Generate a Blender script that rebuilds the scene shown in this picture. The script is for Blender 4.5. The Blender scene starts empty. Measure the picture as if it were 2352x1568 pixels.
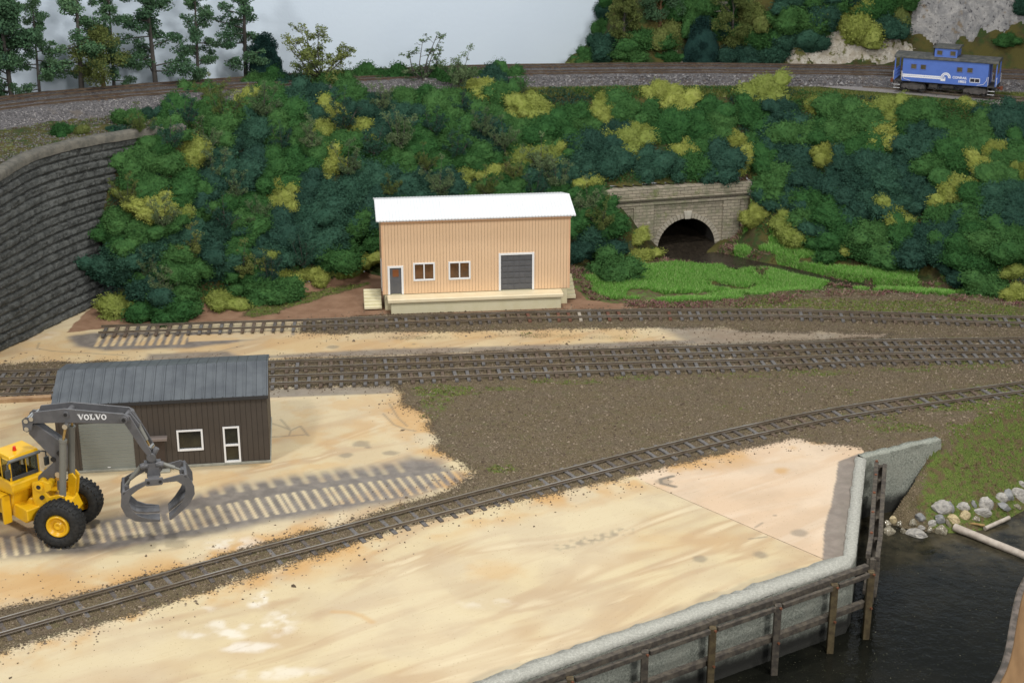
import bpy, bmesh, math, random
import numpy as np
from mathutils import Vector, Matrix, noise as mn
random.seed(7); rng = np.random.default_rng(7)
SC = bpy.context.scene
COL = SC.collection
R = math.radians

# ------------------------------------------------------------ camera, light
CH, PITCH, FPX, PCX, PCY = 40.0, R(20), 3539.0, 1176.0, 784.0
cam = bpy.data.cameras.new('camera'); camo = bpy.data.objects.new('camera', cam); COL.objects.link(camo)
camo.location = (0, 0, CH); camo.rotation_euler = (R(90) - PITCH, 0, 0)
cam.sensor_width = 36; cam.lens = FPX / 2352 * 36; cam.clip_start = 1; cam.clip_end = 600
cam.dof.use_dof = True; cam.dof.focus_distance = 100; cam.dof.aperture_fstop = 0.5
SC.camera = camo
w = bpy.data.worlds.new('World'); SC.world = w; w.use_nodes = True
w.node_tree.nodes['Background'].inputs[0].default_value = (0.95, 0.97, 1.0, 1)
w.node_tree.nodes['Background'].inputs[1].default_value = 0.33
def area(name, loc, target, sx, sy, power, col):
    l = bpy.data.lights.new(name, 'AREA'); l.shape = 'RECTANGLE'; l.size = sx; l.size_y = sy; l.energy = power; l.color = col
    o = bpy.data.objects.new(name, l); COL.objects.link(o); o.location = loc
    o.rotation_euler = (Vector(target) - Vector(loc)).to_track_quat('-Z', 'Y').to_euler()
    return o
area('ceiling_lamp', (0, 98, 108), (0, 104, 0), 12, 9, 60000, (1.0, 0.975, 0.93))
area('ceiling_lamp', (-52, 38, 82), (-5, 105, 0), 9, 9, 39000, (1.0, 0.975, 0.94))
area('ceiling_lamp', (50, 36, 82), (5, 105, 0), 9, 9, 40000, (1.0, 0.97, 0.92))
area('room_lamp', (34, -8, 58), (8, 95, 0), 14, 10, 46000, (1.0, 0.975, 0.93))
SC.view_settings.view_transform = 'Standard'; SC.view_settings.look = 'None'
SC.view_settings.exposure = 0.0; SC.view_settings.gamma = 1.0
SC.cycles.max_bounces = 6; SC.cycles.diffuse_bounces = 3; SC.cycles.glossy_bounces = 3; SC.cycles.transparent_max_bounces = 8
SC.cycles.use_denoising = True; SC.cycles.caustics_reflective = False; SC.cycles.caustics_refractive = False

# ------------------------------------------------------------ survey: point of the photograph -> point at height z
def ray(x, y):
    u = (x - PCX) / FPX; v = -(y - PCY) / FPX
    return (u, math.cos(PITCH) + v * math.sin(PITCH), -math.sin(PITCH) + v * math.cos(PITCH))
def P(x, y, z=0.0):
    d = ray(x, y); t = (z - CH) / d[2]; return Vector((d[0] * t, d[1] * t, z))
def PYp(x, y, Y):
    d = ray(x, y); t = Y / d[1]; return Vector((d[0] * t, Y, CH + d[2] * t))
def PL(pts, z=0.0): return [P(x, y, z)[:2] for x, y in pts]

# ------------------------------------------------------------ helpers
def tag(o, label=None, cat=None, group=None, kind=None):
    if label: o['label'] = label
    if cat: o['category'] = cat
    if group: o['group'] = group
    if kind: o['kind'] = kind
    return o
def empty(name, label, cat, loc=(0, 0, 0), rz=0, group=None):
    o = bpy.data.objects.new(name, None); COL.objects.link(o); o.location = loc; o.rotation_euler = (0, 0, rz)
    o.empty_display_size = 0.3
    return tag(o, label, cat, group)
class MB:
    def __init__(s): s.v = []; s.f = []; s.sm = []
    def add(s, vs, fs, smooth=False):
        n = len(s.v); s.v += [tuple(v) for v in vs]; s.f += [tuple(i + n for i in f) for f in fs]; s.sm += [smooth] * len(fs); return s
    def box(s, x0, x1, y0, y1, z0, z1, M=None):
        vs = [Vector((x, y, z)) for z in (z0, z1) for y in (y0, y1) for x in (x0, x1)]
        if M: vs = [M @ v for v in vs]
        return s.add(vs, [(0, 2, 3, 1), (4, 5, 7, 6), (0, 1, 5, 4), (2, 6, 7, 3), (0, 4, 6, 2), (1, 3, 7, 5)])
    def bar(s, a, b, wd, ht=None, up=(0, 0, 1)):
        a = Vector(a); b = Vector(b); ht = ht or wd; d = (b - a); L = d.length; d.normalize()
        sd = d.cross(Vector(up))
        if sd.length < 1e-3: sd = d.cross(Vector((0, 1, 0)))
        sd.normalize(); u = sd.cross(d)
        M = Matrix((sd, d, u)).transposed().to_4x4(); M.translation = a
        return s.box(-wd / 2, wd / 2, 0, L, -ht / 2, ht / 2, M)
    def cyl(s, a, b, r, n=12, r2=None, cap=True, smooth=True):
        a = Vector(a); b = Vector(b); r2 = r if r2 is None else r2; d = (b - a).normalized()
        sd = d.cross(Vector((0, 0, 1)))
        if sd.length < 1e-3: sd = Vector((1, 0, 0))
        sd.normalize(); u = sd.cross(d)
        vs = [a + (sd * math.cos(t) + u * math.sin(t)) * r for t in [2 * math.pi * i / n for i in range(n)]]
        vs += [b + (sd * math.cos(t) + u * math.sin(t)) * r2 for t in [2 * math.pi * i / n for i in range(n)]]
        fs = [(i, i + n, (i + 1) % n + n, (i + 1) % n) for i in range(n)]
        s.add(vs, fs, smooth)
        if cap:
            s.add(vs[:n], [tuple(range(n))]); s.add(vs[n:], [tuple(range(n - 1, -1, -1))])
        return s
    def tube(s, pts, r, n=8):
        for i in range(len(pts) - 1):
            s.cyl(pts[i], pts[i + 1], r, n)
        return s
    def prism(s, poly, y0, y1, M=None):            # poly in x,z extruded along y
        n = len(poly); vs = [Vector((x, y0, z)) for x, z in poly] + [Vector((x, y1, z)) for x, z in poly]
        if M: vs = [M @ v for v in vs]
        return s.add(vs, [tuple(range(n)), tuple(range(2 * n - 1, n - 1, -1))] + [(i, i + n, (i + 1) % n + n, (i + 1) % n) for i in range(n)])
    def lathe(s, prof, n, c, axis='y'):            # prof (offset along axis, radius)
        vs = []
        for (o, r) in prof:
            for i in range(n):
                t = 2 * math.pi * i / n
                vs.append((c[0] + r * math.cos(t), c[1] + o, c[2] + r * math.sin(t)) if axis == 'y' else (c[0] + r * math.cos(t), c[1] + r * math.sin(t), c[2] + o))
        fs = [(j * n + i, j * n + (i + 1) % n, (j + 1) * n + (i + 1) % n, (j + 1) * n + i) for j in range(len(prof) - 1) for i in range(n)]
        return s.add(vs, fs, True)
    def xf(s, M): s.v = [tuple(M @ Vector(v)) for v in s.v]; return s
    def mesh(s, name, mat=None, bev=0):
        me = bpy.data.meshes.new(name); me.from_pydata(s.v, [], s.f); me.update()
        me.polygons.foreach_set('use_smooth', s.sm)
        bm = bmesh.new(); bm.from_mesh(me)
        if bev:
            bmesh.ops.remove_doubles(bm, verts=bm.verts, dist=1e-4)
            bmesh.ops.bevel(bm, geom=[e for e in bm.edges if e.is_manifold and e.calc_face_angle(0) > 0.6], offset=bev, segments=1, affect='EDGES')
        bmesh.ops.recalc_face_normals(bm, faces=bm.faces); bm.to_mesh(me); bm.free()
        if mat: me.materials.append(mat)
        return me
    def build(s, name, mat, parent=None, bev=0, **k):
        return link(name, s.mesh(name, mat, bev), parent, **k)
def link(name, me, parent=None, **k):
    o = bpy.data.objects.new(name, me); COL.objects.link(o)
    if parent: o.parent = parent
    return tag(o, **k)

# ------------------------------------------------------------ node helper
class G:
    def __init__(s, name):
        s.m = bpy.data.materials.new(name); s.m.use_nodes = True; s.nt = s.m.node_tree
        s.b = s.nt.nodes['Principled BSDF']; s.tc = None
    def n(s, t, **k):
        nd = s.nt.nodes.new(t)
        for a, v in k.items(): setattr(nd, a, v)
        return nd
    def lk(s, a, b): s.nt.links.new(a, b)
    def setin(s, sock, v):
        if hasattr(v, 'links') or isinstance(v, bpy.types.NodeSocket): s.lk(v, sock)
        else:
            if isinstance(v, tuple) and len(v) == 3 and len(sock.default_value) == 4: v = v + (1,)
            sock.default_value = v
    def co(s, scale=None, rot=None):
        if not s.tc: s.tc = s.n('ShaderNodeTexCoord')
        o = s.tc.outputs['Object']
        if scale or rot:
            for key, val in (('Rotation', rot), ('Scale', scale)):
                if val:
                    mp = s.n('ShaderNodeMapping'); s.lk(o, mp.inputs[0]); mp.inputs[key].default_value = val; o = mp.outputs[0]
        return o
    def noise(s, scale, detail=4, rough=0.6, vec=None, dist=0):
        nd = s.n('ShaderNodeTexNoise'); s.lk(vec or s.co(), nd.inputs['Vector']); nd.inputs['Scale'].default_value = scale
        nd.inputs['Detail'].default_value = detail; nd.inputs['Roughness'].default_value = rough; nd.inputs['Distortion'].default_value = dist
        return nd.outputs['Fac']
    def math(s, op, a, b=0.5, c=None, clamp=False):
        nd = s.n('ShaderNodeMath', operation=op, use_clamp=clamp); s.setin(nd.inputs[0], a); s.setin(nd.inputs[1], b)
        if c is not None: s.setin(nd.inputs[2], c)
        return nd.outputs[0]
    def step(s, v, lo, hi, a=0.0, b=1.0):
        nd = s.n('ShaderNodeMapRange', interpolation_type='SMOOTHSTEP'); s.setin(nd.inputs[0], v)
        nd.inputs[1].default_value = lo; nd.inputs[2].default_value = hi; nd.inputs[3].default_value = a; nd.inputs[4].default_value = b
        return nd.outputs[0]
    def mix(s, f, a, b, mode='MIX'):
        nd = s.n('ShaderNodeMix', data_type='RGBA', blend_type=mode); s.setin(nd.inputs[0], f); s.setin(nd.inputs[6], a); s.setin(nd.inputs[7], b)
        return nd.outputs[2]
    def bump(s, h, dist=0.05, strength=1.0):
        nd = s.n('ShaderNodeBump'); nd.inputs['Distance'].default_value = dist; nd.inputs['Strength'].default_value = strength
        s.lk(h, nd.inputs['Height']); s.lk(nd.outputs[0], s.b.inputs['Normal']); return s
    def out(s, col=None, rough=None, spec=None, metal=None):
        if col is not None: s.setin(s.b.inputs['Base Color'], col)
        if rough is not None: s.setin(s.b.inputs['Roughness'], rough)
        if spec is not None: s.b.inputs['Specular IOR Level'].default_value = spec
        if metal is not None: s.setin(s.b.inputs['Metallic'], metal)
        return s.m
def simple(name, c, c2=None, scale=3, rough=0.6, bump=0, bscale=None, spec=0.4, metal=0, lo=.35, hi=.65):
    g = G(name); col = c
    if c2: col = g.mix(g.step(g.noise(scale), lo, hi), c, c2)
    if bump: g.bump(g.noise(bscale or scale * 3), bump)
    return g.out(col, rough, spec, metal)

# ------------------------------------------------------------ polygon maths
def seg_dist(X, Y, pts, closed=False):
    d = np.full(X.shape, 1e9, np.float32); n = len(pts)
    for i in range(n if closed else n - 1):
        ax, ay = pts[i]; bx, by = pts[(i + 1) % n]; dx, dy = bx - ax, by - ay
        t = np.clip(((X - ax) * dx + (Y - ay) * dy) / (dx * dx + dy * dy + 1e-9), 0, 1)
        d = np.minimum(d, np.hypot(X - ax - t * dx, Y - ay - t * dy))
    return d
def inside(X, Y, pts):
    c = np.zeros(X.shape, bool); n = len(pts)
    for i in range(n):
        ax, ay = pts[i]; bx, by = pts[(i + 1) % n]
        if ay == by: continue
        c ^= ((ay > Y) != (by > Y)) & (X < (bx - ax) * (Y - ay) / (by - ay) + ax)
    return c
def sd(X, Y, pts):                                    # >0 inside
    d = seg_dist(X, Y, pts, True); return np.where(inside(X, Y, pts), d, -d)
def ss(v, a, b):
    t = np.clip((v - a) / (b - a), 0, 1); return t * t * (3 - 2 * t)
def vnoise(X, Y, s, seed=0):                          # cheap value noise, vectorised
    x = X * s + seed * 17.3; y = Y * s + seed * 9.1; xi = np.floor(x); yi = np.floor(y); fx = x - xi; fy = y - yi
    fx = fx * fx * (3 - 2 * fx); fy = fy * fy * (3 - 2 * fy)
    h = lambda a, b: np.modf(np.abs(np.sin(a * 127.1 + b * 311.7 + seed) * 43758.5453))[0]
    return (h(xi, yi) * (1 - fx) + h(xi + 1, yi) * fx) * (1 - fy) + (h(xi, yi + 1) * (1 - fx) + h(xi + 1, yi + 1) * fx) * fy
def fbm(X, Y, s, seed=0, o=4):
    r = 0; a = .5
    for k in range(o): r = r + a * vnoise(X, Y, s, seed + k); s *= 2.1; a *= .5
    return r

# ------------------------------------------------------------ terrain function
def smooth_line(pts, step=1.0):                       # Catmull-Rom resample of 2D/3D points
    pts = [Vector(p) for p in pts]; out = []
    pp = [pts[0] * 2 - pts[1]] + pts + [pts[-1] * 2 - pts[-2]]
    for i in range(1, len(pp) - 2):
        L = (pp[i + 1] - pp[i]).length; k = max(1, int(L / step))
        for j in range(k):
            t = j / k; a, b, c, d = pp[i - 1], pp[i], pp[i + 1], pp[i + 2]
            out.append(0.5 * ((2 * b) + (c - a) * t + (2 * a - 5 * b + 4 * c - d) * t * t + (-a + 3 * b - 3 * c + d) * t ** 3))
    out.append(pts[-1]); return out
def railz(x): return float(np.interp(x, [-46, 0, 55], [14.0, 12.8, 12.3]))
mainF = []
for x, y in ((-250, 285), (0, 245), (187, 224.5), (376, 209), (602, 193), (835, 178), (1090, 167), (1293, 163.5), (1572, 161.5), (1906, 165), (2056, 168.5), (2352, 177), (2600, 188)):
    z = 13.2
    for _ in range(4): z = railz(P(x, y, z).x)
    mainF.append(P(x, y, z))
mainF = smooth_line(mainF, 1.0)
mfx = np.array([p.x for p in mainF]); mfy = np.array([p.y for p in mainF])
def trackY(X): return np.interp(X, mfx, mfy)
def bz(X): return np.interp(X, [-46, 0, 55], [14.0, 12.8, 12.3]) - 1.15
def conv(pts):
    o = []
    for x, y in pts:
        z = 11.6
        for _ in range(4): z = float(bz(P(x, y, z).x))
        o.append(P(x, y, z)[:2])
    return sorted(o)
crest = conv([(345, 268), (470, 215), (600, 203), (850, 192), (1210, 210), (1550, 208), (1800, 214), (2000, 232), (2352, 244), (2600, 252)])
crest = [(-60, 124), (-31, 126.6), (-28, 129.5), (-24, 137)] + [c for c in crest if c[0] > -20]
crest = [(x, min(y, float(trackY(x)) - 4.7)) for x, y in smooth_line([Vector(c) for c in crest], 2)]
foot = sorted([(-42, 124), (-38, 122.5), (-35.2, 120.6)] + PL([(235, 712), (370, 735), (480, 715), (560, 695), (740, 660), (850, 640), (1100, 620), (1310, 605), (1400, 592), (1520, 565), (1730, 562), (1850, 575), (2000, 602), (2150, 632), (2260, 667), (2352, 695), (2600, 740)]))
cx_, cy_ = np.array([p[0] for p in crest]), np.array([p[1] for p in crest])
fx_, fy_ = np.array([p[0] for p in foot]), np.array([p[1] for p in foot])
wt_px = [(-150, 482), (0, 387), (60, 354), (130, 332), (200, 317), (270, 305), (345, 294)]
walltop = smooth_line([P(x, y, 12.9) for x, y in wt_px] + [Vector((-27.3, 127.3, 12.9))], .5)
wallbase = smooth_line([P(x, y, -.1) for x, y in ((-150, 890), (0, 808), (60, 781), (120, 750), (180, 721), (235, 693), (330, 648))] + [Vector((-28.6, 128.2, -.1))], .5)
wtY = np.array([p.y for p in walltop]); wtX = np.array([p.x for p in walltop])
PA = Vector((7.8, 136.3)); PB = Vector((22.2, 140.0)); PANG = math.atan2(PB.y - PA.y, PB.x - PA.x)   # tunnel portal line
stream_px = [(1560, 585, 1.7), (1640, 590, 1.4), (1720, 606, 1.0), (1790, 618, .9), (1850, 634, 1.0), (1920, 650, .8), (2000, 660, .6), (2100, 668, .35), (2200, 674, .3)]
stream = [tuple(P(1585, 545, -.75)[:2]) + (2.6,)] + [tuple(P(x, y, -.75)[:2]) + (r,) for x, y, r in stream_px]
bankT = [P(2150, 1009)[:2], (30.8, 94.4), (35.6, 98.6), (44, 103.5), (60, 112)]
grass_poly = PL([(1310, 640), (1340, 690), (1420, 700), (1530, 700), (1640, 697), (1720, 697), (1800, 680), (1900, 676), (2100, 678), (2240, 688), (2352, 700), (2600, 715), (2600, 600), (1310, 560)])
def terrain(X, Y):
    X = np.asarray(X, float); Y = np.asarray(Y, float)
    F = np.interp(X, fx_, fy_); C = np.interp(X, cx_, cy_); B = bz(X)
    t = np.clip((Y - F) / (C - F), 0, 1); z = B * (1 - (1 - t) ** 1.25)
    # valley in front of the portal
    py = PA.y + (X - PA.x) * (PB.y - PA.y) / (PB.x - PA.x)
    w = ss(X, 9.5, 14.0) * (1 - ss(X, 20.5, 23.5))
    tf = np.clip((Y - py - .35) / (C - py - .35), 0, 1)
    zb = 4.75 + (B - 4.75) * (1 - (1 - tf) ** 1.3)
    inX = (X > PA.x) & (X < PB.x)
    z = np.where(inX & (Y > py + .3), np.maximum(zb, 0), np.where(inX, np.minimum(z * (1 - w) - .5 * w * ss(Y, 121, 126), 4.6), z))
    # low marsh and stream bed
    g = sd(X, Y, grass_poly); low = ss(g, 0, 3) * (z < 1.0)
    z = z - .45 * low
    sdist = np.full(X.shape, 1e9); 
    for i in range(len(stream) - 1):
        ax, ay, ar = stream[i]; bx, by, br = stream[i + 1]; dx, dy = bx - ax, by - ay
        tt = np.clip(((X - ax) * dx + (Y - ay) * dy) / (dx * dx + dy * dy), 0, 1)
        sdist = np.minimum(sdist, np.hypot(X - ax - tt * dx, Y - ay - tt * dy) - (ar + (br - ar) * tt))
    z = np.where((z < 2) & (sdist < 1.0) & (Y < py + .3), np.minimum(z, -1.15 + .75 * ss(sdist, -.3, .9) + (z + .4) * ss(sdist, .5, 1)), z)
    # bench by the wall on the left
    wx = np.interp(Y, wtY, wtX)
    left = ((Y < 127) & (X < wx - .35))
    z = np.where(left, 12.75 + (B - 12.75) * ss(Y - X * .2, 128, 138), z)
    # hill rising behind the tracks on the right
    TY = trackY(X) + 6.5
    hx = ss(X, 6.8, 9.5) * 1.8 + ss(X, 9.5, 13.5) * 6 + ss(X, 18, 30) * 2.5
    dz = np.clip(Y - TY, 0, 30)
    z = z - 3 * (1 - ss(X, 4, 7)) * ss(Y - TY + .6, 0, 1.5)
    z = z + hx * ss(dz, 0, 9) + dz * .55 * ss(X, 8.5, 14)
    # river bank
    ang = seg_dist(X, Y, bankT)
    sidev = np.interp(X, [p[0] for p in bankT], [p[1] for p in bankT])
    riv = (X > 22) & (Y < sidev) & (Y < 115) & ~((X < 27.5) & (Y > 88.2 + (X - 22) * .49))
    z = np.where(riv, -5.0 * np.clip(ang / 6.4, 0, 1) ** .9, z)
    return z
def hit(x, y, zoff=0):
    d = ray(x, y); t = np.arange(60, 230, .12)
    ln = d[0] * t, d[1] * t, CH + d[2] * t
    g = terrain(ln[0], ln[1]) + zoff; i = np.argmax(ln[2] < g)
    return Vector((ln[0][i], ln[1][i], g[i] - zoff))

# ------------------------------------------------------------ yard ground with painted masks
wharf_in = PL([(1107.8, 1563.7), (1352, 1477), (1634, 1379), (1897.8, 1287.2), (1936.4, 1278.5), (1965.7, 1055)])
wing_a, wing_b = P(1967, 1050), P(2150, 1011.7)
water_poly = [(-8, 58)] + [(p[0] + .5, p[1] - .25) for p in wharf_in] + [(21.9, 88.6), (26.9, 90.8), (23.6, 87.6), (23.6, 70), (30, 50), (-8, 50)]
nx, ny = 900, 640
xs = np.linspace(-50, 55, nx)
ys = 58 + (126.5 - 58) * np.linspace(0, 1, ny) ** 1.0
X, Y = np.meshgrid(xs, ys); X = X.astype(np.float64)
Z = terrain(X, Y)
N1 = fbm(X, Y, .5, 3); N2 = fbm(X, Y, 1.6, 9); N3 = vnoise(X, Y, 5, 2)
wob = (N1 - .47) * 3.0 + (N2 - .47) * 1.4
dirtA = sd(X, Y, PL([(905, 882), (925, 930), (985, 965), (1000, 1030), (1085, 1085), (1050, 1118), (900, 1165), (640, 1243), (300, 1338), (100, 1376), (-250, 1440), (-250, 1560), (0, 1500), (200, 1445), (420, 1378), (700, 1284), (960, 1203), (1200, 1150), (1480, 1088), (1620, 1050), (1830, 1012), (1960, 1030), (2000, 1042), (2150, 1007), (2100, 1300), (2700, 1300), (2700, 640), (2352, 640), (2100, 640), (1800, 650), (1560, 700), (1540, 722), (1700, 762), (2050, 766), (2000, 790), (1500, 808), (900, 828), (600, 836)]))
ballBC = sd(X, Y, PL([(-250, 850), (0, 838), (120, 833), (600, 829), (900, 818), (1293, 803), (1743, 788), (2000, 778), (2100, 870), (905, 884), (620, 892), (-250, 920)]))
ballA = sd(X, Y, PL([(690, 742), (690, 764), (760, 768), (1000, 764), (1300, 756), (1500, 755), (1700, 755), (2100, 762), (2500, 790), (2500, 690), (1540, 708), (1300, 712), (850, 724)]))
dirt = np.maximum(np.maximum(dirtA, ballA), ballBC + .1) + wob * .35
red = sd(X, Y, PL([(190, 726), (232, 690), (380, 700), (800, 600), (1300, 570), (1420, 640), (1500, 690), (1590, 712), (1300, 716), (850, 728), (560, 741), (300, 748), (150, 765)])) + wob * .2
gray = sd(X, Y, PL([(-200, 1290), (0, 1283), (190, 1276), (400, 1243), (700, 1190), (900, 1160), (1085, 1105), (1010, 1052), (940, 1046), (900, 1062), (740, 1082), (520, 1112), (330, 1165), (150, 1215), (-200, 1235)])) + wob * .25
grayA = sd(X, Y, PL([(150, 772), (215, 762), (680, 760), (690, 768), (430, 800), (240, 806), (170, 796)])) + wob * .15
gray2 = sd(X, Y, PL([(1350, 745), (1500, 752), (1600, 800), (2150, 790), (2050, 762), (1700, 755), (1500, 742)])) + wob * .3
gray3 = sd(X, Y, PL([(330, 828), (340, 812), (520, 806), (560, 818), (900, 800), (1300, 790), (1600, 778), (1620, 792), (1300, 805), (900, 818)])) + wob * .15
gray4 = sd(X, Y, PL([(610, 893), (905, 885), (905, 903), (612, 914)])) + wob * .05
g5 = sd(X, Y, PL([(1890, 1285), (1895, 1200), (1910, 1160), (1925, 1060), (1975, 1040), (1975, 1300)])) + wob * .06
grayp = np.maximum.reduce([ss(gray, -.5, .9), ss(grayA, -.3, .5), ss(gray2, -.6, .9) * .75, ss(gray3, -.3, .4) * .85, ss(gray4, -.1, .2) * .8, ss(g5, -.05, .05) * .9])
def stencil(px, n, length, wd, soft, lead=0, fade=None, ang=None):
    global grayp
    pts = smooth_line([P(x, y) for x, y in px], .2)
    cum = [0]
    for a, b in zip(pts, pts[1:]): cum.append(cum[-1] + (b - a).length)
    for k in range(n):
        s_ = cum[-1] * (k + .5) / n; i = min(int(np.searchsorted(cum, s_)), len(pts) - 1); c = pts[i]; tdir = (pts[min(i + 3, len(pts) - 1)] - pts[max(i - 3, 0)]).normalized()
        nrm = Vector((-tdir.y, tdir.x)) if ang is None else Vector((math.cos(ang), math.sin(ang)))
        m = (abs(X - c.x) < 3) & (abs(Y - c.y) < 3)
        l = (length / 2) * random.uniform(.92, 1.04)
        a = (c.x - nrm.x * l, c.y - nrm.y * l); b = (c.x + nrm.x * l, c.y + nrm.y * l)
        dd = seg_dist(X[m], Y[m], [a, b]); f = (1 - ss(dd, wd - soft, wd + soft)) * (fade(k / n) if fade else 1)
        grayp[m] = grayp[m] * (1 - f)
_a = P(787.8, 1108.4); _b = P(818.9, 1151.4); SANG = math.atan2(_b.y - _a.y, _b.x - _a.x)
stencil([(-60, 1268), (0, 1258), (200, 1228), (440, 1192), (700, 1148), (900, 1121), (1085, 1096)], 50, 2.5, .115, .06, fade=lambda t: .95, ang=SANG)
stencil([(330, 1150), (460, 1128), (640, 1103), (760, 1090), (930, 1070)], 16, 1.5, .18, .14, fade=lambda t: .7 - .2 * t, ang=SANG)
stencil([(215, 783), (430, 778)], 12, 2.3, .15, .06)
stencil([(676, 768), (725, 764)], 4, 2.2, .15, .06)
rect = sd(X, Y, PL([(432, 770), (672, 757), (668, 776), (432, 785)])); rectm = ss(rect, -.05, .08); grayp *= (1 - rectm)
dmask = ss(dirt, -1.0, 1.3)
dmask = np.maximum(dmask, ((X > 22.3) & (X < 29) & (Y < 92.5) & (Y > 84)).astype(float)); rmask = ss(red, -.35, .25)
# stains
edge = np.clip(1 - np.abs(dirt + .2) / 2.4, 0, 1) * (dirt < .8)
orange = edge * ss(N1, .35, .62) * ss(-Y, -105, -92) * 1.1
def blob(x, y, rx, ry, z=0):
    c = P(x, y, z); return np.clip(1.6 - np.hypot((X - c.x) / rx, (Y - c.y) / ry) * 1.0 + (N2 - .47) * 1.2, 0, 1)
orange = np.maximum(orange, blob(945, 940, 1.6, 4.0) * .9); orange = np.maximum(orange, blob(60, 1345, 4.0, 1.6) * .8)
orange = np.maximum(orange, blob(1135, 1310, 1.1, 1.0) * .45); orange = np.maximum(orange, blob(1795, 1080, .35, .4) * .8)
orange = np.maximum(orange, blob(1590, 1240, 3.0, 1.0) * .25); orange = np.maximum(orange, ss(rectm, 0, 1) * .15)
orange = np.maximum(orange, blob(150, 770, 3.0, 1.2) * .35)
mid = ss(sd(X, Y, PL([(-100, 850), (-100, 790), (300, 760), (700, 760), (1500, 750), (2100, 758), (2000, 785), (1500, 806), (900, 826), (600, 836), (100, 838)])) + wob * .3, -.4, 1.2)
orange = np.maximum(orange, mid * (.22 + .35 * ss(N1, .35, .6)))
up_l = ss(sd(X, Y, PL([(-100, 960), (120, 925), (610, 900), (920, 895), (1010, 1040), (700, 1100), (300, 1160), (-100, 1230)])), -.3, 1.5); orange = np.maximum(orange, up_l * (.08 + .4 * ss(N1, .46, .64)))
arc = seg_dist(X, Y, PL([(765, 1404), (800, 1405), (830, 1413), (855, 1428)])); orange = np.maximum(orange, (1 - ss(arc, .05, .28)) * .55)
white = np.zeros_like(X)
for x, y, rx, ry, a in ((600, 1375, .6, .9, .9), (640, 1430, .9, 1.2, .6), (585, 1440, .8, .6, .7), (530, 1455, 1.0, .5, .6), (500, 1435, .6, .5, .5), (570, 1485, 1.3, .5, .6), (445, 1455, .6, .5, .5), (640, 1545, 2.0, .6, .45), (470, 1400, .5, .4, .3), (540, 1250, 1.6, .8, .5), (1120, 1385, 1.5, .5, .3), (85, 770, 1.5, 1.0, .35)):
    white = np.maximum(white, blob(x, y, rx * .75, ry * .75) * a * ss(N2, .3, .6))
pink = ss(sd(X, Y, PL([(1480, 1106), (1893, 1286), (2000, 1300), (2000, 1000), (1700, 1000), (1400, 1060)])), -.03, .03)
dark = np.zeros_like(X)                               # small grey knots and pencil marks
for x, y, rx, ry in ((1835, 1223, .5, .5), (1608, 1283, .45, .4), (1748, 1273, .5, .45), (828, 1020, .7, .55), (795, 1045, .6, .4), (845, 1027, .25, .15), (895, 1040, .6, .4), (1525, 1105, .5, .5), (1780, 1183, .15, .12), (950, 790, .2, .2), (765, 797, .5, .4)):
    c = P(x, y); dark = np.maximum(dark, (1 - ss(np.hypot((X - c.x) / rx, (Y - c.y) / ry) + (N2 - .47) * 1.0, .55, 1.15)) * .6)
for ln in ([(612, 968), (650, 980), (668, 988), (664, 1000), (655, 1002)], [(668, 988), (690, 978), (708, 1000)], [(612, 1004), (660, 1001), (700, 998)], [(645, 963), (665, 985)], [(880, 950), (905, 975), (930, 985), (955, 990)], [(893, 925), (915, 960), (935, 978)], [(290, 832), (295, 820)], [(470, 825), (486, 812)], [(486, 812), (530, 800), (560, 793)], [(90, 787), (85, 800), (120, 806), (290, 816)], [(1720, 1237), (1760, 1232)], [(1735, 1210), (1752, 1200)]):
    dark = np.maximum(dark, (1 - ss(seg_dist(X, Y, PL(ln)), .03, .12)) * .6)
bk = seg_dist(X, Y, PL([(1545, 1093), (1518, 1100), (1520, 1110), (1550, 1117)])); dark = np.maximum(dark, 1 - ss(bk, .08, .22))
icap = seg_dist(X, Y, wharf_in); dark = np.maximum(dark, (1 - ss(icap + (N1 - .5) * 1.6, .1, .5)) * .35)
streak = seg_dist(X, Y, PL([(1290, 1255), (1390, 1230), (1440, 1218)])); dark = np.maximum(dark, (1 - ss(streak, .1, .7)) * ss(N3, .35, .8) * .6)
turf = np.zeros_like(X)
for x, y, rx, ry, a in ((1020, 900, 3.0, 1.2, .9), (1000, 930, 1.6, 3.0, .6), (1150, 1080, 1.2, .7, .9), (1140, 895, 3.0, .6, .6), (1300, 880, 4, .7, .6), (1470, 870, 3, .7, .6), (1700, 865, 5, .9, .5), (1870, 858, 4, .9, .6), (2100, 850, 4, .8, .6), (2230, 840, 4, 1.4, .6), (1200, 955, 3, .6, .35), (1650, 940, 4, 1.0, .35), (1900, 900, 5, 1.5, .35), (1400, 1040, .8, .5, .3), (1230, 770, 4, .8, .4), (1400, 775, 5, .6, .35), (950, 775, 3, .8, .4), (2000, 960, 3.5, 1.4, .5), (2080, 985, 3, 1, .7), (2200, 930, 4, 2, .8), (2330, 900, 5, 2, .7), (1120, 775, 2, .6, .3), (820, 765, 1, .5, .3)):
    turf = np.maximum(turf, blob(x, y, rx * .8, ry * .8) * a)
turf = np.maximum(turf, ss(sd(X, Y, PL([(1650, 720), (1700, 697), (1800, 686), (2240, 692), (2500, 735), (2500, 770), (2100, 722), (1800, 710)])) + wob * .5, -1.2, 1.0) * .95)
turf = np.maximum(turf, ss(sd(X, Y, PL([(540, 735), (560, 700), (740, 665), (850, 645), (850, 655), (740, 685), (640, 720)])) + wob * .4, -.5, .6) * .8)
turf = np.maximum(turf, ss(sd(X, Y, [(26, 90), (28, 93), (31, 96.5), (36, 101), (60, 118), (60, 60), (26, 60)]) + wob, -.5, 1.5))
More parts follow.
